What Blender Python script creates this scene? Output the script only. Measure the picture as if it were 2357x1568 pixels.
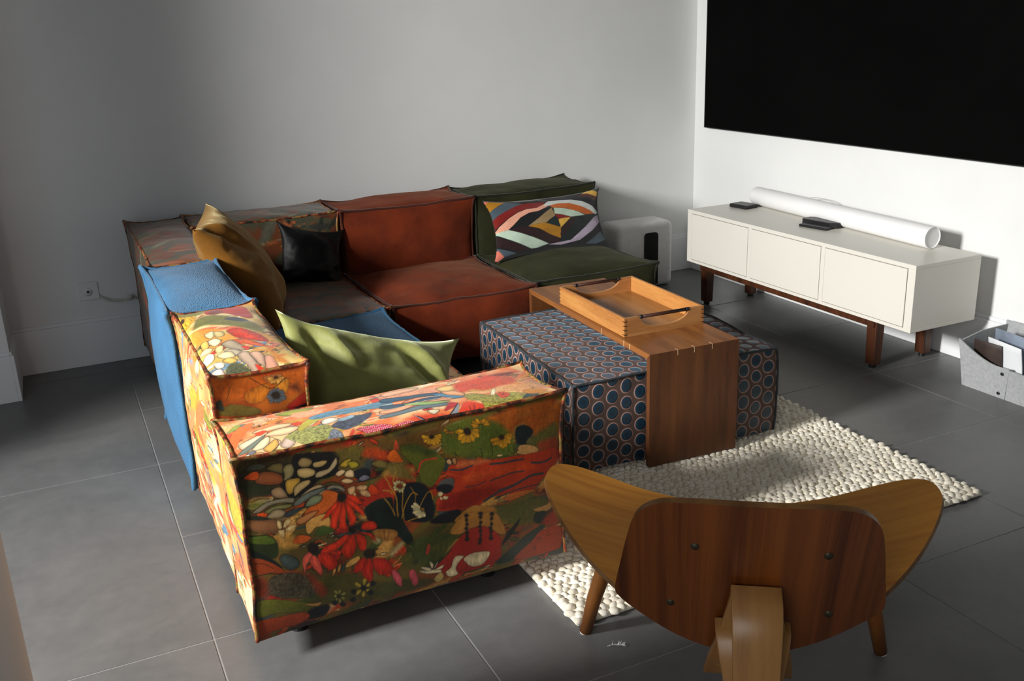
import bpy, math, random
import numpy as np
from mathutils import Vector, Matrix

# ------------------------------------------------------------------ clear
for o in list(bpy.data.objects):
    bpy.data.objects.remove(o, do_unlink=True)
SC = bpy.context.scene
COL = SC.collection
R = math.radians

# ------------------------------------------------------------------ camera
FPX, CAM = 2226.92644, (-3.47125, -4.76591, 1.4514)
YAW, PITCH, ROLL = 0.43824, 0.31457, -0.03659
def cam_axes():
    f = np.array([math.sin(YAW)*math.cos(PITCH), math.cos(YAW)*math.cos(PITCH), -math.sin(PITCH)])
    r = np.array([math.cos(YAW), -math.sin(YAW), 0.0]); u = np.cross(r, f)
    return math.cos(ROLL)*r+math.sin(ROLL)*u, -math.sin(ROLL)*r+math.cos(ROLL)*u, f
_r, _u, _f = cam_axes()
cd = bpy.data.cameras.new('camera'); cd.sensor_width = 36.0; cd.lens = FPX*36.0/2357.0
cd.clip_start = 0.05; cd.clip_end = 60
cam = bpy.data.objects.new('camera', cd); COL.objects.link(cam)
cam.matrix_world = Matrix(((_r[0], _u[0], -_f[0], CAM[0]), (_r[1], _u[1], -_f[1], CAM[1]), (_r[2], _u[2], -_f[2], CAM[2]), (0, 0, 0, 1)))
SC.camera = cam

# ------------------------------------------------------------------ light and exposure
SC.view_settings.view_transform = 'Standard'; SC.view_settings.look = 'None'
SC.view_settings.gamma = 1.0; SC.view_settings.use_curve_mapping = False
SC.view_settings.exposure = 0.0
W = bpy.data.worlds.new('world'); SC.world = W; W.use_nodes = True
bg = W.node_tree.nodes['Background']; bg.inputs[0].default_value = (0.72, 0.87, 1.0, 1); bg.inputs[1].default_value = 0.75
def area(name, loc, target, sx, sy, power, color):
    l = bpy.data.lights.new(name, 'AREA'); l.shape = 'RECTANGLE'; l.size = sx; l.size_y = sy; l.energy = power; l.color = color
    o = bpy.data.objects.new(name, l); COL.objects.link(o); o.location = loc
    o.rotation_euler = (Vector(target)-Vector(loc)).to_track_quat('-Z', 'Z').to_euler()
    return o
sun_win = area('window_daylight', (-7.0, -3.0, 2.55), (-1.4, -1.95, 0.45), 0.8, 0.8, 118, (1.0, 0.985, 0.95)); sun_win.data.spread = R(80)
area('fill_lamp', (-4.58, -5.3, 1.65), (-2.0, -3.4, 0.3), 1.3, 1.2, 25, (1.0, 0.97, 0.92))  # added fill lamp with no known source, brightens the near side

# ------------------------------------------------------------------ helpers
def link(o, parent=None):
    COL.objects.link(o)
    if parent is not None: o.parent = parent
    return o
def mesh_obj(name, verts, faces, mat, parent=None, smooth=False, uv=None, col=None):
    me = bpy.data.meshes.new(name)
    me.from_pydata(np.asarray(verts,float).tolist() if len(verts) else [], [], [list(map(int, f)) for f in faces])
    if mat: me.materials.append(mat)
    if smooth: me.polygons.foreach_set('use_smooth', [True]*len(me.polygons))
    if uv is not None:
        lay = me.uv_layers.new(name='UVMap'); li = np.zeros(len(me.loops), dtype=np.int32)
        me.loops.foreach_get('vertex_index', li); lay.data.foreach_set('uv', np.asarray(uv, dtype=np.float32)[li].ravel())
    if col is not None:
        at = me.color_attributes.new('print', 'FLOAT_COLOR', 'POINT'); c4 = np.ones((len(verts), 4), dtype=np.float32); c4[:, :3] = col
        at.data.foreach_set('color', c4.ravel())
    me.update(); o = bpy.data.objects.new(name, me); return link(o, parent)
def root(name, loc, label, cat, rz=0.0, group=None):
    o = bpy.data.objects.new(name, None); o.empty_display_size = 0.05; link(o); o.location = loc; o.rotation_euler = (0, 0, rz)
    tag(o, label, cat, group); return o
def tag(o, label, cat, group=None):
    o['label'] = label; o['category'] = cat
    if group: o['group'] = group
    return o
def struct(o):
    o['kind'] = 'structure'; return o
class MB:
    def __init__(s): s.v = []; s.f = []
    def add(s, v, f):
        b = len(s.v); s.v += [tuple(p) for p in v]; s.f += [tuple(i+b for i in q) for q in f]; return s
    def box(s, x0, x1, y0, y1, z0, z1, bev=0.0):
        if bev <= 0:
            v = [(x0,y0,z0),(x1,y0,z0),(x1,y1,z0),(x0,y1,z0),(x0,y0,z1),(x1,y0,z1),(x1,y1,z1),(x0,y1,z1)]
            return s.add(v, [(0,3,2,1),(4,5,6,7),(0,1,5,4),(1,2,6,5),(2,3,7,6),(3,0,4,7)])
        b = bev; X=(x0,x1); Y=(y0,y1); Z=(z0,z1); v=[]; idx={}
        for i in (0,1):
            for j in (0,1):
                for k in (0,1):
                    sx,sy,sz=(b if i==0 else -b),(b if j==0 else -b),(b if k==0 else -b)
                    for a,p in (('x',(X[i],Y[j]+sy,Z[k]+sz)),('y',(X[i]+sx,Y[j],Z[k]+sz)),('z',(X[i]+sx,Y[j]+sy,Z[k]))):
                        idx[i,j,k,a]=len(v); v.append(p)
        f=[]
        I=lambda i,j,k,a: idx[i,j,k,a]
        for i in (0,1):
            q=[I(i,0,0,'x'),I(i,1,0,'x'),I(i,1,1,'x'),I(i,0,1,'x')]; f.append(q if i else q[::-1])
            q=[I(0,i,0,'y'),I(1,i,0,'y'),I(1,i,1,'y'),I(0,i,1,'y')]; f.append(q[::-1] if i else q)
            q=[I(0,0,i,'z'),I(1,0,i,'z'),I(1,1,i,'z'),I(0,1,i,'z')]; f.append(q if i else q[::-1])
        for i in (0,1):
            for j in (0,1):
                q=[I(i,j,0,'x'),I(i,j,1,'x'),I(i,j,1,'y'),I(i,j,0,'y')]; f.append(q if (i==j) else q[::-1])
                q=[I(i,0,j,'x'),I(i,1,j,'x'),I(i,1,j,'z'),I(i,0,j,'z')]; f.append(q[::-1] if (i==j) else q)
                q=[I(0,i,j,'y'),I(1,i,j,'y'),I(1,i,j,'z'),I(0,i,j,'z')]; f.append(q if (i==j) else q[::-1])
                for k in (0,1):
                    q=[I(i,j,k,'x'),I(i,j,k,'y'),I(i,j,k,'z')]; f.append(q if (i+j+k)%2==1 else q[::-1])
        return s.add(v, f)
    def tube(s, pts, rad, n=8, caps=True):
        pts=[Vector(p) for p in pts]; m=len(pts); rads=rad if hasattr(rad,'__len__') else [rad]*m
        rings=[]; prev=None
        for i,p in enumerate(pts):
            t=(pts[min(i+1,m-1)]-pts[max(i-1,0)]).normalized()
            if prev is None:
                a=Vector((0,0,1)) if abs(t.z)<.9 else Vector((1,0,0)); nrm=t.cross(a).normalized()
            else:
                nrm=(prev-t*prev.dot(t)).normalized()
            prev=nrm; b=t.cross(nrm)
            rings.append([p+(nrm*math.cos(2*math.pi*k/n)+b*math.sin(2*math.pi*k/n))*rads[i] for k in range(n)])
        v=[q for r in rings for q in r]; f=[]
        for i in range(m-1):
            for k in range(n):
                f.append((i*n+k,i*n+(k+1)%n,(i+1)*n+(k+1)%n,(i+1)*n+k))
        if caps: f.append(tuple(range(n))[::-1]); f.append(tuple((m-1)*n+k for k in range(n)))
        return s.add(v,f)
    def prism(s, poly, fn, t0, t1):
        n=len(poly); v=[fn(a,b,t0) for a,b in poly]+[fn(a,b,t1) for a,b in poly]
        return s.add(v,[tuple(range(n))[::-1],tuple(range(n,2*n))]+[(i,(i+1)%n,n+(i+1)%n,n+i) for i in range(n)])
    def build(s, name, mat, parent=None, smooth=False):
        return mesh_obj(name, s.v, s.f, mat, parent, smooth)
def bevel(o, w=0.002, seg=2, ang=40):
    m=o.modifiers.new('bevel','BEVEL'); m.width=w; m.segments=seg; m.limit_method='ANGLE'; m.angle_limit=R(ang); return o
def spline(pts, n=8, closed=True):
    P=[np.array(p,float) for p in pts]; m=len(P); out=[]
    for i in range(m if closed else m-1):
        if closed: a,b,c,d=P[(i-1)%m],P[i],P[(i+1)%m],P[(i+2)%m]
        else: a,b,c,d=P[max(i-1,0)],P[i],P[i+1],P[min(i+2,m-1)]
        for k in range(n):
            t=k/n; out.append(.5*((2*b)+(-a+c)*t+(2*a-5*b+4*c-d)*t*t+(-a+3*b-3*c+d)*t**3))
    if not closed: out.append(P[-1])
    return np.array(out)

# numpy value noise
def _h(ix,iy,iz,seed):
    n=(ix.astype(np.int64)*374761393+iy.astype(np.int64)*668265263+iz.astype(np.int64)*2147483647+seed*974634777)&0x7fffffff
    n=((n^(n>>13))*1274126177)&0x7fffffff
    return ((n^(n>>16))&0xffff)/65535.0
def vnoise(p,seed=0):
    p=np.asarray(p,float); i=np.floor(p); f=p-i; f=f*f*(3-2*f); i=i.astype(np.int64); r=0
    for dx in (0,1):
        for dy in (0,1):
            for dz in (0,1):
                w=(f[:,0] if dx else 1-f[:,0])*(f[:,1] if dy else 1-f[:,1])*(f[:,2] if dz else 1-f[:,2])
                r=r+w*_h(i[:,0]+dx,i[:,1]+dy,i[:,2]+dz,seed)
    return r*2-1
def fbm(p,seed=0,oct=3):
    a=1.0; s=0; p=np.asarray(p,float)
    for k in range(oct): s=s+a*vnoise(p*2**k,seed+k*17); a*=.5
    return s
def s2l(c):
    c=np.asarray(c,float); return np.where(c<=.04045,c/12.92,((c+.055)/1.055)**2.4)
def hexl(h): return s2l(np.array([int(h[i:i+2],16)/255 for i in (0,2,4)]))

# ------------------------------------------------------------------ materials
class NT:
    def __init__(s,name):
        s.m=bpy.data.materials.new(name); s.m.use_nodes=True; s.t=s.m.node_tree; s.b=s.t.nodes['Principled BSDF']
    def n(s,typ,**kw):
        nd=s.t.nodes.new(typ)
        for k,v in kw.items():
            if k.startswith('i_'):
                key=k[2:]; key=int(key) if key.isdigit() else key.replace('_',' '); nd.inputs[key].default_value=v
            else: setattr(nd,k,v)
        return nd
    def l(s,a,b): s.t.links.new(a,b)
    def coord(s,kind='Object',scale=(1,1,1)):
        tc=s.n('ShaderNodeTexCoord'); mp=s.n('ShaderNodeMapping'); mp.inputs['Scale'].default_value=scale; s.l(tc.outputs[kind],mp.inputs[0]); return mp.outputs[0]
    def ramp(s,fac,stops):
        r=s.n('ShaderNodeValToRGB'); e=r.color_ramp.elements
        while len(e)<len(stops): e.new(.5)
        for k,(p,c) in enumerate(stops): e[k].position=p; e[k].color=(*c[:3],1)
        s.l(fac,r.inputs[0]); return r.outputs[0]
    def noise(s,co,scale,detail=4,rough=.55,dist=0.0):
        n=s.n('ShaderNodeTexNoise'); n.inputs['Scale'].default_value=scale; n.inputs['Detail'].default_value=detail; n.inputs['Roughness'].default_value=rough; n.inputs['Distortion'].default_value=dist
        s.l(co,n.inputs['Vector']); return n.outputs[0]
    def bump(s,h,strength=.3,dist=.002,prev=None):
        b=s.n('ShaderNodeBump'); b.inputs['Strength'].default_value=strength; b.inputs['Distance'].default_value=dist; s.l(h,b.inputs['Height'])
        if prev: s.l(prev,b.inputs['Normal'])
        s.l(b.outputs[0],s.b.inputs['Normal']); return b.outputs[0]
    def set(s,**kw):
        for k,v in kw.items(): s.b.inputs[k.replace('_',' ')].default_value=v
        return s
def plain(name,c,rough=.5,var=.12,scale=8,spec=.4,bump=0,metal=0,sheen=0,coord='Object',bscale=200):
    t=NT(name); co=t.coord(coord); c=np.array(c); nz=t.noise(co,scale)
    t.l(t.ramp(nz,[(.3,c*(1-var)),(.7,np.minimum(c*(1+var),1))]),t.b.inputs['Base Color'])
    t.set(Roughness=rough,Metallic=metal); t.b.inputs['Specular IOR Level'].default_value=spec
    if sheen: t.b.inputs['Sheen Weight'].default_value=sheen; t.b.inputs['Sheen Roughness'].default_value=.4
    if bump: t.bump(t.noise(co,bscale,3),bump,.001)
    return t.m
def wood(name,dark,light,axis='y',scale=9,rough=.38,stretch=14,spec=.45,fine=.6,coat=0):
    t=NT(name); sc={'x':(1,stretch,stretch),'y':(stretch,1,stretch),'z':(stretch,stretch,1),'sz':(stretch,1,1),'sx':(1,stretch,1)}[axis]
    co=t.coord('Object',sc); a=t.noise(co,scale*.22,5,.6,.15); b=t.noise(co,scale*3.5,3,.6,.2)
    mx=t.n('ShaderNodeMath',operation='MULTIPLY_ADD'); t.l(b,mx.inputs[0]); mx.inputs[1].default_value=.35*fine; t.l(a,mx.inputs[2])
    d=np.array(dark); l=np.array(light)
    t.l(t.ramp(mx.outputs[0],[(.38,d),(.62,d*.45+l*.55),(.85,l)]),t.b.inputs['Base Color'])
    t.set(Roughness=rough); t.b.inputs['Specular IOR Level'].default_value=spec
    if coat: t.b.inputs['Coat Weight'].default_value=coat; t.b.inputs['Coat Roughness'].default_value=.25
    t.bump(b,.08,.001); return t.m
def fabric(name,c,rough=.85,var=.25,scale=6,weave=0,wdist=.001,sheen=.3,sheencol=None,mott=0):
    t=NT(name); co=t.coord('Object'); c=np.array(c); nz=t.noise(co,scale,5,.6)
    t.l(t.ramp(nz,[(.28,c*(1-var)),(.5,c),(.75,np.minimum(c*(1+var),1))]),t.b.inputs['Base Color'])
    t.set(Roughness=rough); t.b.inputs['Specular IOR Level'].default_value=.25; t.b.inputs['Sheen Weight'].default_value=sheen; t.b.inputs['Sheen Roughness'].default_value=.45
    if sheencol is not None: t.b.inputs['Sheen Tint'].default_value=(*sheencol,1)
    n1=t.bump(t.noise(co,22,4,.6),.25,.006)
    if weave:
        v=t.n('ShaderNodeTexVoronoi'); v.inputs['Scale'].default_value=weave; t.l(co,v.inputs['Vector']); t.bump(v.outputs['Distance'],.8,wdist,n1)
    else: t.bump(t.noise(co,420,2),.35,.0008,n1)
    return t.m
# ================================================================== THE ROOM
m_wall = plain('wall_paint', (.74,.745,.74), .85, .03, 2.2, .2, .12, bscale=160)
m_dim = plain('dim_paint', (.16,.16,.165), .9, .05, 2)  # unseen walls and ceiling darkened to weaken bounced light
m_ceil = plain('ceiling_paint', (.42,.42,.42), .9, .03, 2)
m_trim = plain('trim_paint', (.76,.77,.78), .5, .02, 3, .35)
t = NT('floor_tile'); co = t.coord('Object')
n1 = t.noise(co, 2.3, 6, .65, .4); n2 = t.noise(co, 26, 4, .7)
mm = t.n('ShaderNodeMath', operation='MULTIPLY_ADD'); t.l(n2, mm.inputs[0]); mm.inputs[1].default_value = .3; t.l(n1, mm.inputs[2])
t.l(t.ramp(mm.outputs[0], [(.35, (.088,.089,.090)), (.62, (.126,.127,.127)), (.9, (.166,.166,.164))]), t.b.inputs['Base Color'])
t.l(t.ramp(n1, [(.3, (.34,)*3), (.75, (.5,)*3)]), t.b.inputs['Roughness']); t.bump(n2, .05, .001); m_tile = t.m
m_grout = plain('grout', (.26,.26,.26), .9, .1, 40)

gm = MB().box(-9, .25, -9, .25, -.08, -.0015); floor = struct(gm.build('floor', m_grout))
xs = [-3.286+.5695*k for k in range(-3, 8)]; ys = [-1.346-.5912*k for k in range(-3, 6)]
g = .0022
def tile(x0, x1, y0, y1):
    o = MB().box(x0+g, x1-g, y0+g, y1-g, -.012, 0, .0008).build('tile', m_tile, floor); return o
for i in range(len(xs)-1):
    x0, x1 = xs[i], min(xs[i+1], .05)
    if x1 <= x0+.02: continue
    if xs[i+1] < -3.28+.01:        # left of the long joint the slabs are twice as long
        for a, b in ((.5, -.1634+0), (-.1634, -1.346), (-1.346, -2.5284), (-2.5284, -3.7108), (-3.7108, -4.8932)):
            tile(x0 if i else -6.2, x1, b, min(a, .05))
    else:
        yy = [y for y in ys]
        for a, b in zip(yy[:-1], yy[1:]):
            if b > .03: continue
            tile(x0, x1, b, min(a, .05))
HW = 2.75
struct(MB().box(-6.6, .2, 0, .2, -.05, HW).build('wall_back', m_wall))
struct(MB().box(0, .2, -6.5, 0, -.05, HW).build('wall_right', m_wall))
PX, PY = -3.7402, -.3557
struct(MB().box(-6.6, PX, PY, 0, -.05, HW).build('wall_left', m_wall))
# pier beside the viewer, ceiling, the wall behind the viewer and the outer wall whose tall window lets the daylight in
struct(MB().box(-4.05, -3.653, -3.62, -2.97, -.05, HW).build('wall_pier', m_wall))
ow = MB(); ow.box(-4.75, -4.6, -1.42, PY, -.05, HW); ow.box(-4.75, -4.6, -4.7, -4.3, -.05, HW); ow.box(-4.75, -4.6, -6.5, -6.1, -.05, HW); ow.box(-4.75, -4.6, -6.1, -4.7, 2.3, HW); ow.box(-4.75, -4.6, -6.1, -4.7, -.05, .7); ow.box(-4.75, -4.6, -4.3, -1.42, 2.55, HW)  # includes the near opening added for the fill lamp
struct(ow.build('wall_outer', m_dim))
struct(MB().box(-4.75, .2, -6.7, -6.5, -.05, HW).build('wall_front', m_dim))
struct(MB().box(-4.75, .2, -6.7, .2, HW, HW+.15).build('ceiling', m_ceil))
wf = MB()
for y0, y1, z0, z1 in ((-4.3,-4.24,0,2.55),(-1.48,-1.42,0,2.55),(-4.24,-1.48,2.49,2.55),(-4.24,-1.48,0,.04)): wf.box(-4.70, -4.64, y0, y1, z0, z1)
struct(wf.build('window_1', m_trim))
wf = MB()  # unseen frame added around the fill lamp
for y0, y1, z0, z1 in ((-6.1,-6.05,.7,2.3),(-4.75,-4.7,.7,2.3),(-6.05,-4.75,2.25,2.3),(-6.05,-4.75,.7,.75)): wf.box(-4.70, -4.62, y0, y1, z0, z1)
struct(wf.build('fill_frame', m_trim))
def base(name, pts):   # list of (x0,x1,y0,y1) low boards with a small upper step
    m = MB()
    for x0, x1, y0, y1, dx, dy in pts:
        m.box(x0, x1, y0, y1, 0, .205, .002)
        m.box(x0+(dx if dx > 0 else 0), x1+(dx if dx < 0 else 0), y0+(dy if dy > 0 else 0), y1+(dy if dy < 0 else 0), .205, .222, .002)
    o = m.build(name, m_trim); struct(o); return o
base('baseboard_back', [(PX, 0, -.018, 0, 0, .008)])
base('baseboard_right', [(-.018, 0, -6.0, 0, .008, 0)])
base('baseboard_left', [(-6.0, PX+.0, PY-.014, PY, 0, .006), (PX, PX+.014, PY-.014, -.018, -.006, 0)])

# wall socket with a cable
m_white = plain('white_plastic', (.78,.78,.77), .4, .02, 5)
m_cable = plain('pale_cable', (.5,.48,.42), .5, .1, 20)
m_black = plain('black_plastic', (.012,.012,.013), .38, .2, 12, .4)
ws = root('wall_socket', (-3.39, 0, .352), 'pale square wall socket low on the dark left end of the back wall', 'socket')
bevel(MB().box(-.042, .042, -.009, 0, -.042, .042).build('plate', m_wall, ws), .003)
dk = plain('socket_dark', (.05,.05,.05), .6)
sm = MB(); 
sm.tube([(-.004,-.0055,-.002), (-.004,-.0098,-.002)], .02, 20); sm.build('socket_cup', m_wall, ws, True)
sm = MB(); sm.tube([(-.004,-.0097,-.002), (-.004,-.0105,-.002)], .0065, 12); sm.build('socket_hole', dk, ws)
cb = MB(); cb.tube(spline([(-3.35,-.012,.325),(-3.31,-.02,.30),(-3.26,-.02,.292),(-3.21,-.022,.297),(-3.16,-.02,.285),(-3.10,-.02,.28)], 6, False), .0045, 8)
cb.tube([(-3.235,-.02,.297),(-3.205,-.02,.303)], .010, 10)
tag(cb.build('cable', m_cable, None, True), 'thin pale cable running along the wall from the socket to the sofa corner', 'cable')
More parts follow.
